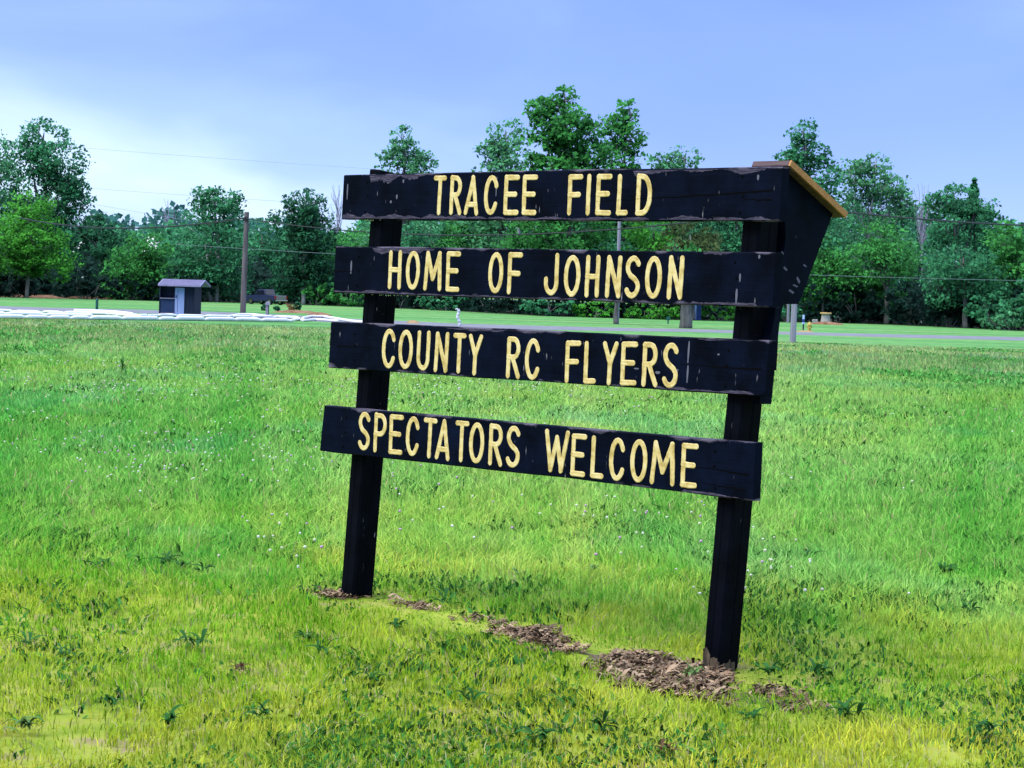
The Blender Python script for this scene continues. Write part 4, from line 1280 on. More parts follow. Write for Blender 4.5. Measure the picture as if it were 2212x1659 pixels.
bm_obj('bumper', bm, M['chrome'], truck, bevel=0.02)
for s in (-1, 1):
    bm = bmesh.new(); box(bm, 2.46 * sc, 2.545 * sc, s * .84 * sc - .07, s * .84 * sc + .07, .7 * sc, 1.05 * sc)
    bm_obj('tail_lamp', bm, M['lamp_red'], truck)
for wx in (-1.65, 1.55):
    for s in (-1, 1):
        bm = bmesh.new()
        bmesh.ops.create_cone(bm, cap_ends=True, segments=20, radius1=.37 * sc, radius2=.37 * sc, depth=.26 * sc, matrix=Matrix.Translation((wx * sc, s * .82 * sc, .37 * sc)) @ Matrix.Rotation(math.radians(90), 4, 'X'))
        wh = bm_obj('wheel', bm, M['rubber'], truck)
        bm = bmesh.new()
        bmesh.ops.create_cone(bm, cap_ends=True, segments=16, radius1=.21 * sc, radius2=.21 * sc, depth=.275 * sc, matrix=Matrix.Translation((wx * sc, s * .82 * sc, .37 * sc)) @ Matrix.Rotation(math.radians(90), 4, 'X'))
        bm_obj('rim', bm, M['chrome'], wh)

# ------------------------------------------------------------------ small things across the field
def mound(label, x, y, wpx, hpx, mt, cat='soil mound', name='soil_mound', dome=True):
    g0 = ground(x, y); k = g0[1] / FPX
    rx, h = wpx * k / 2, hpx * k
    N, Mr = 22, 5
    V, F = [(g0[0] * 0, 0, h)], []
    for r in range(1, Mr + 1):
        f = r / Mr
        for i in range(N):
            a = 2 * math.pi * i / N
            j = random.uniform(0.85, 1.15)
            V.append((rx * f * math.cos(a) * j, rx * 0.7 * f * math.sin(a) * j, (h * (1 - f * f) * random.uniform(.75, 1.2) if r < Mr else -0.03)))
    for i in range(N): F.append((0, 1 + i, 1 + (i + 1) % N))
    for r in range(Mr - 1):
        for i in range(N):
            a, b_ = 1 + r * N + i, 1 + r * N + (i + 1) % N
            F.append((a, a + N, b_ + N, b_))
    return mesh_obj(name, V, F, mt, smooth=True, label=label, cat=cat), g0


def place(o, g): o.location = (g[0], g[1], 0); return o


def mnd(*a, **k):
    o, g = mound(*a, **k); return place(o, g)


mnd('long reddish mound under the small bright tree', 75, 643, 150, 7, M['red_soil'])
mnd('reddish mound left of the shed under the trees', 195, 645, 110, 6, M['red_soil'])
mnd('small tan mound on the road edge under the word COUNTY', 892, 699, 34, 7, M['tan_soil'])
mnd('bed of brown mulch beside the mailbox', 640, 676, 112, 6, M['red_soil'], cat='mulch bed', name='mulch_bed')
mnd('brown mulch heap left of the sign boards', 690, 682, 60, 7, M['red_soil'], cat='mulch bed', name='mulch_bed')
mnd('tan patch of soil around the yellow hydrant', 1738, 717, 50, 3, M['tan_soil'])
mnd('reddish mound around the stone pedestal', 1786, 701, 78, 6, M['red_soil'])


def small(name, label, cat, x, y): 
    g = ground(x, y)
    return empty(name, (g[0], g[1], 0), 0, label=label, cat=cat), g[1] / FPX


def tube_part(name, pts, rad, mt, parent, sides=10):
    V, F = tube_data(pts, rad, sides)
    return mesh_obj(name, V, F, mt, parent)


# hydrant
r_, k = small('fire_hydrant', 'yellow fire hydrant right of the silvery grey pole', 'hydrant', 1748, 716)
h = 21 * k
tube_part('barrel', [(0, 0, z) for z in (0, .05 * h, .06 * h, .6 * h, .62 * h)], [.26 * h, .26 * h, .17 * h, .17 * h, .17 * h], M['hydrant'], r_, 12)
tube_part('bonnet', [(0, 0, .62 * h), (0, 0, .66 * h), (0, 0, .8 * h), (0, 0, .92 * h), (0, 0, 1.0 * h)], [.25 * h, .25 * h, .2 * h, .1 * h, .05 * h], M['hydrant'], r_, 12)
for s in (-1, 1): tube_part('nozzle', [(s * .12 * h, 0, .48 * h), (s * .3 * h, 0, .48 * h)], .075 * h, M['hydrant'], r_)
tube_part('nozzle', [(0, -.12 * h, .42 * h), (0, -.3 * h, .42 * h)], .1 * h, M['hydrant'], r_)
# blue marker post
r_, k = small('marker_post', 'blue and pale marker post beside the yellow hydrant', 'marker post', 1735, 713)
h = 33 * k
tube_part('lower_post', [(0, 0, 0), (0, 0, .5 * h)], .05 * h, M['shed_wall'], r_, 6)
tube_part('collar', [(0, 0, .40 * h), (0, 0, .5 * h)], .10 * h, M['pale_blue'], r_, 8)
tube_part('upper_post', [(0, 0, .5 * h), (0, 0, .72 * h)], .08 * h, M['blue'], r_, 8)
tube_part('cap', [(0, 0, .72 * h), (0, 0, 1.0 * h)], .075 * h, M['pale_blue'], r_, 8)
# pedestal
r_, k = small('stone_pedestal', 'grey stone pedestal with a pale orange cap at the wood edge', 'pedestal', 1783, 700)
h = 25 * k
tube_part('base', [(0, 0, 0), (0, 0, .28 * h), (0, 0, .5 * h), (0, 0, .86 * h)], [.46 * h, .42 * h, .38 * h, .36 * h], M['stone'], r_, 12)
tube_part('cap', [(0, 0, .86 * h), (0, 0, .88 * h), (0, 0, .98 * h), (0, 0, 1.0 * h)], [.36 * h, .5 * h, .5 * h, .44 * h], M['cap'], r_, 14)
# grey block near the pedestal
r_, k = small('stone_block', 'small grey block in the grass left of the stone pedestal', 'stone', 1761, 699)
bm = bmesh.new(); box(bm, -6 * k, 6 * k, 0, 8 * k, 0, 9 * k); bm_obj('block', bm, M['stone'], r_, bevel=1.2 * k)
# left green post
r_, k = small('fence_post', 'teal green post standing by the road left of the shed', 'post', 209, 675)
tube_part('shaft', [(0, 0, 0), (0.0, 0, 28 * k)], 3.0 * k, M['teal'], r_, 8)
tube_part('cap', [(0, 0, 28 * k), (0, 0, 30 * k)], [3.6 * k, 2.0 * k], M['teal'], r_, 8)
# mailbox
r_, k = small('mailbox', 'small grey mailbox on a dark post right of the leaning pole', 'mailbox', 578, 683)
bm = bmesh.new(); box(bm, -2.6 * k, 2.6 * k, -2.6 * k, 2.6 * k, 0, 24 * k); bm_obj('post', bm, M['wire'], r_)
bm = bmesh.new(); box(bm, -4 * k, 1.5 * k, -3.8 * k, -2.7 * k, 4 * k, 27 * k); bm_obj('board', bm, M['mailbox'], r_)
pf = [(-4.5 * k, 24 * k), (4.5 * k, 24 * k)] + [(4.5 * k * math.cos(a), 28 * k + 4 * k * math.sin(a)) for a in np.linspace(0, math.pi, 9)]
bm = bmesh.new(); prism(bm, pf, 1, -8 * k, 8 * k); bm_obj('box', bm, M['mailbox'], r_)
# twisted silver post
r_, k = small('metal_post', 'thin silver post with a bent top under the word HOME', 'post', 990, 704)
pts = [(2 * k * math.sin(i * .9) - i * .45 * k + 2 * k, 0, i * 3.6 * k) for i in range(11)]
tube_part('shaft', pts, [2.6 * k + 1.0 * k * (i % 2) for i in range(11)], M['silver'], r_, 8)
tube_part('hook', [pts[-1], (pts[-1][0] - 3 * k, 0, pts[-1][2] + 1.5 * k), (pts[-1][0] - 5 * k, 0, pts[-1][2] - 1 * k)], 1.6 * k, M['silver'], r_, 6)
# small teal marker
r_, k = small('marker_post', 'short teal marker in the lawn left of the thick grey trunk', 'marker post', 1443, 700)
tube_part('shaft', [(0, 0, 0), (0, 0, 12 * k)], 1.6 * k, M['teal'], r_, 6)
bm = bmesh.new(); box(bm, -4 * k, 4 * k, -1 * k, 1 * k, 8 * k, 16 * k); bm_obj('plate', bm, M['teal'], r_)
# blue booth
r_, k = small('blue_booth', 'blue booth behind the thick grey trunk under JOHNSON', 'booth', 1501, 692)
bm = bmesh.new(); box(bm, -13 * k, 13 * k, 0, 26 * k, 0, 46 * k); bm_obj('wall', bm, M['blue'], r_, bevel=0.5 * k)
bm = bmesh.new(); box(bm, -11 * k, -3 * k, -1.2 * k, -.2 * k, 2 * k, 42 * k); bm_obj('door', bm, M['blue'], r_)
bm = bmesh.new(); box(bm, -1.5 * k, 2.5 * k, -1.4 * k, -.2 * k, 2 * k, 43 * k); bm_obj('trim', bm, M['pale_blue'], r_)
bm = bmesh.new(); box(bm, -14 * k, 14 * k, -1.5 * k, 27 * k, 46.1 * k, 49 * k); bm_obj('roof', bm, M['pale_blue'], r_, bevel=0.8 * k)
# two thick old trunks close to the road (their crowns are behind the boards)
tree('old_tree', 'thick grey trunk in front of the blue booth', 'tree', 1481, 1.0, [(1480, 560, 56, 36), (1475, 610, 60, 34), (1500, 585, 50, 34)], 'mid', 0.8, group=TG, by=709, trunk_r=0.36, bark='bark', stems=1)
tree('old_tree', 'slim dark trunk standing in the lawn under JOHNSON', 'tree', 1331, 1.0, [(1330, 590, 60, 36), (1325, 560, 50, 40)], 'dark', 0.7, group=TG, by=700, trunk_r=0.15)
# cut-back shrub in the mulch bed
r_, k = small('cut_shrub', 'cut-back reddish shrub with bare stems right of the mailbox', 'shrub', 631, 673)
parts = [limb((random.uniform(-8, 8) * k, 0, 0), (random.uniform(-17, 17) * k, random.uniform(-6, 6) * k, random.uniform(10, 19) * k), 1.1 * k, .5 * k, 4, .05, 5) for _ in range(26)]
V, F = join_data(parts); mesh_obj('stem', V, F, M['red_stem'], r_)
crown_obj('foliage', [(12 * k, 0, 12 * k, 7 * k, 6 * k, 8 * k), (-34 * k, 0, 5 * k, 7 * k, 5 * k, 6 * k), (-60 * k, 0, 6 * k, 7 * k, 5 * k, 7 * k)], 500, 0.1, LEAF['dark'], r_, 901)
# pale buildings glimpsed through the trees
for x, y, w, lab in ((322, 540, 9, 'white building glimpsed through the trees above the shed'), (172, 541, 8, 'white building glimpsed through the trees at far left')):
    Y = 255.0
    p = at_depth(x, y, Y); k = Y / FPX
    r_ = empty('white_building', (p[0], p[1], 0), 0, label=lab, cat='building', group='white buildings behind the wood')
    hh = p[2]
    bm = bmesh.new(); box(bm, -w * k, w * k, 0, 8, 0, hh - 0.2); bm_obj('wall', bm, M['house'], r_)
    bm = bmesh.new(); prism(bm, [(-.4, hh - .2), (4, hh + 1.6), (8.4, hh - .2)], 0, -w * k - .3, w * k + .3); bm_obj('roof', bm, M['house'], r_)

# ------------------------------------------------------------------ grass
def grass_mat(name, trans, bend):
    mt = bpy.data.materials.new(name)
    mt.use_nodes = True
    t = mt.node_tree; t.nodes.clear()
    out = t.nodes.new('ShaderNodeOutputMaterial')
    at = t.nodes.new('ShaderNodeAttribute'); at.attribute_name = 'blade_colour'
    d = t.nodes.new('ShaderNodeBsdfDiffuse'); t.links.new(at.outputs['Color'], d.inputs[0])
    bend_normal(t, d.inputs['Normal'], bend)
    tr = t.nodes.new('ShaderNodeBsdfTranslucent'); t.links.new(at.outputs['Color'], tr.inputs[0])
    ms = t.nodes.new('ShaderNodeMixShader'); ms.inputs[0].default_value = trans
    t.links.new(d.outputs[0], ms.inputs[1]); t.links.new(tr.outputs[0], ms.inputs[2]); t.links.new(ms.outputs[0], out.inputs[0])
    return mt


def scatter(name, P, rot, scale, idx, coll, label):
    me = bpy.data.meshes.new(name)
    me.vertices.add(len(P)); me.vertices.foreach_set('co', P.astype(np.float32).ravel())
    a = me.attributes.new('rot', 'FLOAT_VECTOR', 'POINT'); a.data.foreach_set('vector', rot.astype(np.float32).ravel())
    a = me.attributes.new('scl', 'FLOAT_VECTOR', 'POINT'); a.data.foreach_set('vector', scale.astype(np.float32).ravel())
    a = me.attributes.new('idx', 'INT', 'POINT'); a.data.foreach_set('value', idx.astype(np.int32))
    o = bpy.data.objects.new(name, me); COL.objects.link(o)
    setp(o, kind='stuff', label=label)
    ng = bpy.data.node_groups.new(name, 'GeometryNodeTree')
    ng.interface.new_socket('Geometry', in_out='INPUT', socket_type='NodeSocketGeometry')
    ng.interface.new_socket('Geometry', in_out='OUTPUT', socket_type='NodeSocketGeometry')
    n = ng.nodes.new; l = ng.links.new
    gi, go = n('NodeGroupInput'), n('NodeGroupOutput')
    m2p = n('GeometryNodeMeshToPoints'); l(gi.outputs[0], m2p.inputs[0])
    ci = n('GeometryNodeCollectionInfo'); ci.inputs[0].default_value = coll
    ci.inputs['Separate Children'].default_value = True; ci.inputs['Reset Children'].default_value = True
    ip = n('GeometryNodeInstanceOnPoints'); l(m2p.outputs[0], ip.inputs['Points']); l(ci.outputs[0], ip.inputs['Instance']); ip.inputs['Pick Instance'].default_value = True
    def na(nm, ty):
        q = n('GeometryNodeInputNamedAttribute'); q.data_type = ty; q.inputs[0].default_value = nm
        return q.outputs[0]
    l(na('idx', 'INT'), ip.inputs['Instance Index'])
    l(na('rot', 'FLOAT_VECTOR'), ip.inputs['Rotation'])
    l(na('scl', 'FLOAT_VECTOR'), ip.inputs['Scale'])
    l(ip.outputs[0], go.inputs[0])
    md = o.modifiers.new('scatter', 'NODES'); md.node_group = ng
    return o


def field_points(n, y0, y1, power=1.0):
    """points over the viewed wedge of field, thinning with distance"""
    grid = np.linspace(y0, y1, 4000)
    w = (0.54 * grid + 6) / grid ** (2 * power)
    c = np.cumsum(w); c /= c[-1]
    Y = np.interp(rng.uniform(0, 1, n), c, grid)
    X = rng.uniform(-0.5, 0.5, n) * (0.54 * Y + 6)
    return X, Y


def fbm(x, y, s, seed):
    return 0.5 * vnoise(x, y, s, seed) + 0.3 * vnoise(x, y, s * .43, seed + 50) + 0.2 * vnoise(x, y, s * .19, seed + 90)


# species and wear change from the mown verge to the meadow to the rough strip: (distance, darker, lighter)
ZON = [(7.0, (0.272, 0.373, 0.022), (0.677, 0.680, 0.074)), (10.0, (0.238, 0.403, 0.022), (0.640, 0.680, 0.067)), (12.3, (0.178, 0.435, 0.024), (0.489, 0.680, 0.060)), (13.8, (0.172, 0.490, 0.044), (0.505, 0.680, 0.101)), (16, (0.145, 0.472, 0.060), (0.404, 0.680, 0.143)),
       (24, (0.141, 0.472, 0.078), (0.373, 0.680, 0.173)), (36, (0.152, 0.490, 0.084), (0.384, 0.680, 0.173)), (48, (0.202, 0.490, 0.092), (0.444, 0.680, 0.193)), (58, (0.185, 0.420, 0.103), (0.384, 0.637, 0.206)), (70, (0.224, 0.352, 0.120), (0.441, 0.553, 0.240)), (104, (0.224, 0.336, 0.120), (0.457, 0.538, 0.256))]
ZON[-3:] = [(58, (0.158, 0.435, 0.095), (0.355, 0.669, 0.191)), (70, (0.172, 0.389, 0.118), (0.421, 0.607, 0.237)), (104, (0.172, 0.374, 0.118), (0.435, 0.591, 0.254))]
zy = [z[0] for z in ZON]


def sward_colour(X, Y, n):
    """colour of each blade: zone by distance, drifts, tufts, single blades"""
    Yw = Y * (1 + 0.28 * (fbm(X, Y * .6, 1.7, 31) - .5) + 0.16 * (vnoise(X, Y * .4, 6.0, 33) - .5))
    lo = np.stack([np.interp(Yw, zy, [z[1][k] for z in ZON]) for k in range(3)], 1)
    hi = np.stack([np.interp(Yw, zy, [z[2][k] for z in ZON]) for k in range(3)], 1)
    sc = np.maximum(1, Y / 16)
    f = 0.55 * (fbm(X / sc, Y * .7 / sc, .55, 35) - .5) * 3.2 + 0.35 * (vnoise(X, Y * .35, 3.5, 36) - .5) * 2 + 0.5 + rng.normal(0, .28, n)
    f = np.clip(f, -.15, 1.2)[:, None]
    col = lo * (1 - f) + hi * f
    yel = np.clip((fbm(X, Y * .45, 2.6, 38) - .52) * 5, 0, 1)[:, None] * np.where(Y < 14, 1.0, .4)[:, None]
    col = col * (1 - yel) + col * np.array([1.45, 1.10, .8]) * yel
    blu = np.clip((fbm(X, Y * .45, 1.9, 39) - .56) * 6, 0, 1)[:, None]
    col = col * (1 - blu) + col * np.array([.80, .95, 1.3]) * blu
    return np.clip(col, .004, .68)


def blades(name, X, Y, h, w, lean, col, mt, label, bent=True):
    n = len(X)
    Z = gz(Y)
    fa = rng.uniform(0, 2 * math.pi, n)
    # blades near each other lean together
    la = rng.uniform(0, 2 * math.pi, n) * .75 + vnoise(X, Y * .7, .35, 44) * 9
    ll = np.abs(rng.normal(0, 1, n)) * lean * h
    dx, dy = np.cos(la) * ll, np.sin(la) * ll
    wx, wy = np.cos(fa) * w * .5, np.sin(fa) * w * .5
    R = np.stack([X, Y, Z - .01], 1)
    W = np.stack([wx, wy, np.zeros(n)], 1)
    tip = np.stack([X + dx, Y + dy, Z + h], 1)
    if bent:
        md = np.stack([X + dx * .3, Y + dy * .3, Z + h * .62], 1)
        V = np.stack([R - W, R + W, md + W * .8, md - W * .8, tip], 1).reshape(-1, 3)
        b = np.arange(n)[:, None] * 5
        me = bpy.data.meshes.new(name)
        me.vertices.add(5 * n); me.vertices.foreach_set('co', V.astype(np.float32).ravel())
        li = np.concatenate([b + np.array([0, 1, 2, 3]), b + np.array([3, 2, 4])], 1).ravel()
        me.loops.add(7 * n); me.loops.foreach_set('vertex_index', li.astype(np.int32))
        me.polygons.add(2 * n)
        ls = (np.arange(n)[:, None] * 7 + np.array([0, 4])).ravel()
        me.polygons.foreach_set('loop_start', ls.astype(np.int32))
        k = 5
    else:
        V = np.stack([R - W, R + W, tip], 1).reshape(-1, 3)
        me = bpy.data.meshes.new(name)
        me.vertices.add(3 * n); me.vertices.foreach_set('co', V.astype(np.float32).ravel())
        me.loops.add(3 * n); me.loops.foreach_set('vertex_index', np.arange(3 * n, dtype=np.int32))
        me.polygons.add(n); me.polygons.foreach_set('loop_start', np.arange(0, 3 * n, 3, dtype=np.int32))
        k = 3
    me.update(calc_edges=True)
    a = me.attributes.new('blade_colour', 'FLOAT_COLOR', 'POINT')
    C4 = np.ones((n, 4), np.float32); C4[:, :3] = col
    a.data.foreach_set('color', np.repeat(C4, k, axis=0).ravel())
    me.materials.append(mt)
    o = bpy.data.objects.new(name, me); COL.objects.link(o)
    return setp(o, kind='stuff', label=label)


GM = grass_mat('grass blades', 0.42, 0.85)


def sign_dist(X, Y):
    """distance from the line between the two post feet (grass is trampled and trimmed there)"""
    a, c = S0[:2], (S0 + LX * 3.15)[:2]
    P = np.stack([X, Y], 1); ab = c - a
    t = np.clip(((P - a) @ ab) / (ab @ ab), 0, 1)
    return np.linalg.norm(P - a - t[:, None] * ab, axis=1)


def sward(n, y0, y1, power, hfun, wid, lean, bent, label, seed):
    X, Y = field_points(n, y0, y1, power)
    md = mulch_dist(np.stack([X, Y, Y], 1))
    keep = (md > (rng.uniform(-.22, .09, n) - .30 * (fbm(X, Y * .8, .30, 82) > .53)) * (1 + (vnoise(X, Y, .12, 71) - .5) * 2)) | (rng.uniform(0, 1, n) < .04)
    bare = fbm(X, Y * .5, .9, 72)
    keep &= ~((bare > .76) & (Y < 14.5) & (rng.uniform(0, 1, n) < .7))
    thin = fbm(X, Y * .7, .28, 73)
    keep &= rng.uniform(0, 1, n) < np.clip(.35 + 1.5 * thin, 0, 1)
    X, Y = X[keep], Y[keep]; n = len(X)
    tuft = fbm(X, Y * .7, .45, 74)
    h = hfun(Y) * (.45 + 1.05 * tuft) * rng.uniform(.65, 1.3, n)
    col = sward_colour(X, Y, n)
    # straw-coloured dead blades
    sp = np.where(Y < 13, .10, np.where(Y > 58, .12, .035)) * np.clip(2.6 * (fbm(X, Y * .6, 1.1, 76) - .25), .2, 2.4)
    st = rng.uniform(0, 1, n) < sp
    col[st] = np.array([.44, .41, .22]) * rng.uniform(.6, 1.25, (int(st.sum()), 1))
    # dark broad leaves mixed in, in patches
    wp = np.where(Y < 15, .105, np.where(Y > 56, .16, .06)) * np.where(Y < 50, np.clip((fbm(X, Y * .5, .8, 78) - .45) * 10, 0, 2.6), np.clip((fbm(X, Y * .30, 2.6, 79) - .52) * 22, 0, 4.2))
    wd = rng.uniform(0, 1, n) < wp
    col[wd] = np.array([.030, .115, .024]) * rng.uniform(.5, 2.3, (int(wd.sum()), 1))
    col[wd & (Y > 50)] *= 2.0
    w = wid(Y) * rng.uniform(.7, 1.4, n)
    w[wd] *= np.where(Y[wd] < 20, 4.0, 3.0)
    h[wd] *= .75
    nearsign = np.clip((np.abs(sign_dist(X, Y)) - .06) / .35, 0, 1)
    h *= .14 + .86 * nearsign
    L = np.full(n, lean); L[wd] = 1.5; L[st] = lean * 1.8
    return blades('grass', X, Y, h, w, L, col, GM, label, bent)


def h_near(Y): return np.interp(Y, [8, 12.2, 14.2, 16, 24], [.040, .046, .065, .095, .105])
def h_far(Y): return np.interp(Y, [24, 44, 54, 60, 75, 92, 104], [.105, .105, .08, .10, .13, .09, .05])


sward(285000, 7.4, 19.0, 0.85, h_near, lambda Y: .0054 * np.maximum(1, Y / 12), 0.75, True, 'short yellow-green verge grass turning into taller green meadow grass', 1)
sward(155000, 18.5, 40.0, 0.9, h_far, lambda Y: .0125 * Y / 22, 0.55, True, 'tall green meadow grass in the middle of the field', 2)
sward(135000, 39.5, 103.0, 0.9, h_far, lambda Y: .030 * Y / 45, 0.45, False, 'paler grass and dry rough grass far across the field', 3)

# mulch litter
MCH = noise_mat('mulch chips', [(0.040, 0.025, 0.015), (0.145, 0.095, 0.060), (0.32, 0.24, 0.165)], 3.0, 0.95, coord='Object')
def litter(name, seed):
    g = np.random.default_rng(seed)
    V, F = [], []
    for i in range(20):
        c = g.uniform(-.07, .07, 3); c[2] = abs(c[2]) * .10 + .002
        L, w = g.uniform(.006, .026), g.uniform(.002, .006)
        a = g.uniform(0, 6.28); ti = g.normal(0, .35)
        u = np.array([math.cos(a), math.sin(a), ti]); v = np.array([-math.sin(a), math.cos(a), g.normal(0, .3)])
        o = len(V)
        V += [tuple(c - u * L - v * w), tuple(c - u * L + v * w), tuple(c + np.array([0, 0, .006]) + v * w * 1.2), tuple(c + np.array([0, 0, .006]) - v * w * 1.2), tuple(c + u * L + v * w * .4), tuple(c + u * L - v * w * .4)]
        F += [(o, o + 1, o + 2, o + 3), (o + 3, o + 2, o + 4, o + 5)]
    me = bpy.data.meshes.new(name); me.from_pydata(V, [], F)
    mt = MCH.copy(); mt.name = 'mulch chips %s' % 'abc'[seed % 3]
    for nd in mt.node_tree.nodes:
        if nd.type == 'MAPPING': nd.inputs['Location'].default_value = (seed * 3.7, 0, 0)
    t_ = mt.node_tree
    oi = t_.nodes.new('ShaderNodeObjectInfo'); mr_ = t_.nodes.new('ShaderNodeMapRange'); t_.links.new(oi.outputs['Random'], mr_.inputs[0])
    mr_.inputs[3].default_value = 0.35; mr_.inputs[4].default_value = 1.7
    ve = t_.nodes.new('ShaderNodeVectorMath'); ve.operation = 'SCALE'
    rampn = [q for q in t_.nodes if q.type == 'VALTORGB'][0]
    t_.links.new(rampn.outputs[0], ve.inputs[0]); t_.links.new(mr_.outputs[0], ve.inputs['Scale'])
    t_.links.new(ve.outputs[0], t_.nodes['Principled BSDF'].inputs['Base Color'])
    me.materials.append(mt)
    return bpy.data.objects.new(name, me)


lcol = bpy.data.collections.new('litter')
for i in range(3): lcol.objects.link(litter('litter_chips', 60 + i))
n = 16000
q = rng.uniform(0, 1, n) * (len(mp_) - 1.001)
i0 = q.astype(int); f = (q - i0)[:, None]
base_ = mp_[i0] * (1 - f) + mp_[i0 + 1] * f
w_ = mw_[i0] * (1 - f[:, 0]) + mw_[i0 + 1] * f[:, 0]
P = base_ + np.stack([rng.normal(0, .8, n) * (w_ + .03), rng.normal(0, .8, n) * (w_ + .03), np.zeros(n)], 1)
kp = (mulch_dist(P) < rng.uniform(-.14, .15, n)) & (fbm(P[:, 0], P[:, 1] * .8, .4, 81) > rng.uniform(.36, .66, n)) & (rng.uniform(0, 1, n) < np.clip((P[:, 0] + .35) / 1.1, .07, 1))
P = P[kp][:620]; n = len(P)
P[:, 2] = gz(P[:, 1]) + 0.008
sc_ = rng.uniform(.7, 1.5, n)
scatter('mulch_litter', P, np.stack([rng.normal(0, .15, n), rng.normal(0, .15, n), rng.uniform(0, 6.28, n)], 1), np.stack([sc_, sc_, sc_], 1), rng.integers(0, 3, n), lcol, 'brown dead leaves and chips in the bare strip under the sign')

# clover heads
def clover(name, col, seed):
    bm = bmesh.new()
    bmesh.ops.create_icosphere(bm, subdivisions=1, radius=0.011, matrix=Matrix.Translation((0, 0, 0.13)))
    for v in bm.verts:
        v.co += Vector(np.random.default_rng(seed).normal(0, .001, 3))
    me = bpy.data.meshes.new(name); bm.to_mesh(me); bm.free()
    me.materials.append(mat(name, col, 0.8))
    return bpy.data.objects.new(name, me)


ccol = bpy.data.collections.new('clover heads')
ccol.objects.link(clover('clover_white', (0.55, 0.57, 0.53), 1)); ccol.objects.link(clover('clover_cream', (0.45, 0.48, 0.36), 2)); ccol.objects.link(clover('clover_pink', (0.40, 0.26, 0.40), 3))
n = 5200
X, Y = field_points(n, 13.5, 50, 0.75)
dens = vnoise(X, Y * 0.5, 1.6, 21) * .55 + vnoise(X, Y * .5, 4.0, 22) * .45
left = np.clip(0.62 - X / (0.47 * Y + 5) * 1.9, 0.10, 1.0)
kp = rng.uniform(0, 1, n) < np.clip((dens - .42) * 4, 0, 1) * left
X, Y = X[kp], Y[kp]; n = len(X)
P = np.stack([X, Y, gz(Y)], 1)
sc_ = np.maximum(1, Y / 24) * rng.uniform(.8, 1.25, n)
hz_ = rng.uniform(.75, 1.15, n)
scatter('clover_flowers', P, np.stack([rng.normal(0, .15, n), rng.normal(0, .15, n), rng.uniform(0, 6.28, n)], 1), np.stack([sc_, sc_, hz_], 1), rng.choice(3, n, p=[.55, .27, .18]), ccol, 'white and pink clover heads scattered in the meadow')

# broad-leaved weeds in the verge: rosettes of separate leaves
def weed_leaf(seed, L, w, arch):
    g = np.random.default_rng(seed)
    V, F = [], []
    N = 6
    for i in range(N + 1):
        t = i / N
        ww = w * math.sin(math.pi * min(1, t * .92 + .06)) ** 0.8
        z = arch * L * (t * 1.15 - t * t * 0.95) + 0.012
        x = L * t * (1 - .15 * t)
        V += [(x, -ww, z + ww * .35), (x, 0, z), (x, ww, z + ww * .35)]
    for i in range(N):
        for j in range(2):
            a = i * 3 + j
            F.append((a, a + 1, a + 4, a + 3))
    me = bpy.data.meshes.new('leaf'); me.from_pydata(V, [], F)
    at = me.attributes.new('tint', 'FLOAT', 'POINT'); at.data.foreach_set('value', np.full(len(V), g.uniform(0, 1), np.float32))
    return me


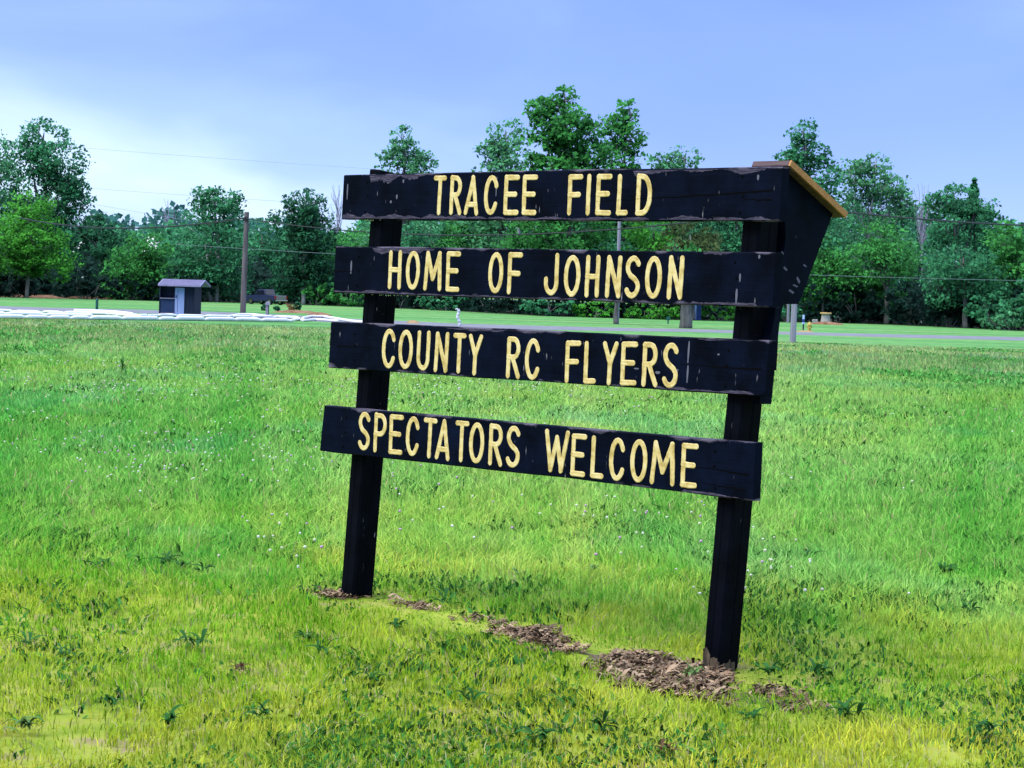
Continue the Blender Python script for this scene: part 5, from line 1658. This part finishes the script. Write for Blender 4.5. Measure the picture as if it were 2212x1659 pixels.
LEAF['weed'] = leaf_mat('weed leaves', (0.008, 0.050, 0.010), (0.032, 0.135, 0.024), 0.2)
LEAF['weed_dead'] = leaf_mat('withered weed leaves', (0.05, 0.028, 0.015), (0.13, 0.075, 0.04), 0.15)
LEAF['weed_pale'] = leaf_mat('pale weed leaves', (0.06, 0.15, 0.035), (0.14, 0.27, 0.08), 0.2)
lm = {}
for ky in ('weed', 'weed_dead', 'weed_pale'):
    lm[ky] = []
    for i in range(5):
        me = weed_leaf(200 + i, 0.060 + 0.013 * i, 0.0075 + 0.0018 * (i % 3), 0.55 + .14 * (i % 3)); me.materials.append(LEAF[ky]); lm[ky].append(me)
WEED = [(358, 1228, 1.5, 'weed', 'dark weed at the left end of the weed patch left of the sign'), (395, 1236, 1.5, 'weed', 'dark weed in the middle of the weed patch left of the sign'), (440, 1246, 1.7, 'weed', 'darkest leafy weed at the right end of the weed patch'),
        (300, 1228, 1.4, 'weed', 'dark weed left of the weed patch'), (230, 1232, 1.3, 'weed', 'leafy weed far left level with the weed patch'), (205, 1238, 1.3, 'weed', 'leafy weed next to the leftmost weed of that row'),
        (432, 1403, 1.7, 'weed', 'dark weed with long leaves below the weed patch'), (400, 1398, 1.3, 'weed', 'small weed beside the long leaved dark weed'), (516, 1458, 1.4, 'weed_dead', 'withered brown weed in the yellow verge'),
        (700, 1424, 1.6, 'weed', 'dark weed in the yellow verge below the left post'), (660, 1388, 1.3, 'weed', 'small weed between the left post and the yellow verge'), (862, 1368, 1.3, 'weed', 'small weed right below the left post foot'),
        (958, 1315, 1.6, 'weed', 'upright weed at the narrow end of the bare strip'), (1010, 1525, 1.3, 'weed', 'weed in the bright yellow grass at bottom middle'), (1160, 1610, 1.5, 'weed', 'weed at the bottom edge left of centre'),
        (1290, 1588, 1.5, 'weed', 'dark weed low in the middle of the verge'), (1490, 1470, 1.3, 'weed_pale', 'pale weed growing in the bare strip left of the right post'), (1660, 1470, 1.6, 'weed', 'green weed right of the right post foot'),
        (1760, 1468, 1.5, 'weed', 'weed at the right end of the bare strip'), (1830, 1562, 1.9, 'weed', 'bushy green weed at the lower right'), (1620, 1572, 1.6, 'weed', 'leafy weed in the yellow verge below the right post'),
        (2040, 1250, 1.9, 'weed', 'dark clover clump at right with pink heads'), (2090, 1330, 1.4, 'weed', 'weed below the dark clover clump'), (1280, 1245, 1.2, 'weed_pale', 'pale leaved weed right of the left post'),
        (1120, 1252, 1.2, 'weed_pale', 'small pale weed in the meadow between the posts'), (1440, 1636, 1.5, 'weed_dead', 'withered weed at the bottom edge of the verge'), (45, 1590, 1.8, 'weed_pale', 'pale spiky weed at the lower left corner'),
        (368, 1576, 1.4, 'weed', 'weed with two spread leaves in the lower left verge'), (240, 1535, 1.2, 'weed', 'small weed in the lower left verge'), (60, 1405, 1.5, 'weed', 'dark weed at the left edge of the verge'),
        (140, 1425, 1.3, 'weed', 'weed beside the bare spot in the left verge'), (560, 1560, 1.3, 'weed', 'weed in the lower verge left of centre'), (800, 1480, 1.3, 'weed', 'weed in the verge below the left post and right of it'),
        (1750, 1210, 1.6, 'weed', 'dark weed right of the right post in the meadow'), (1700, 1170, 1.3, 'weed', 'weed in the meadow close right of the right post'), (2130, 1600, 1.5, 'weed', 'weed at the lower right corner')]
for wi, (x, y, sc_, ky, lab) in enumerate(WEED):
    g0 = ground(x, y)
    for _ in range(2):
        zz = float(gz(g0[1])); d = ray(x, y); g0 = CAM + d * ((zz - CAM_H) / d[2])
    root = empty('broadleaf_weed', (g0[0], g0[1], zz + 0.01), random.uniform(0, 6.28), label=lab, cat='weed', group='broad-leaved weeds in the grass')
    nl = random.randint(13, 19)
    for i in range(nl):
        o = bpy.data.objects.new('leaf', random.choice(lm[ky])); COL.objects.link(o); o.parent = root
        o.rotation_euler = (random.gauss(0, .15), -random.uniform(-0.3, 0.5), 6.28 * i / nl + random.uniform(-.3, .3))
        s = sc_ * random.uniform(.45, 1.1) * (.8 if ky != 'weed_dead' else .6)
        o.scale = (s, s, s)
        o.location = (random.uniform(-.02, .02) * sc_, random.uniform(-.02, .02) * sc_, random.uniform(0, .03))

# tall dark tuft standing alone in the meadow at left
g0 = ground(265, 806)
root = empty('grass_tuft', (g0[0], g0[1], 0), 0, label='tall dark spiky grass tuft standing alone in the left meadow', cat='grass tuft')
tl = weed_leaf(300, 0.52, 0.012, 0.9); tl.materials.append(LEAF['weed'])
for i in range(16):
    o = bpy.data.objects.new('leaf', tl); COL.objects.link(o); o.parent = root
    o.rotation_euler = (0, -random.uniform(0.05, 1.15), 6.28 * i / 16 + random.uniform(-.3, .3))
    q = random.uniform(.45, 1.0); o.scale = (q, 1.0, q)
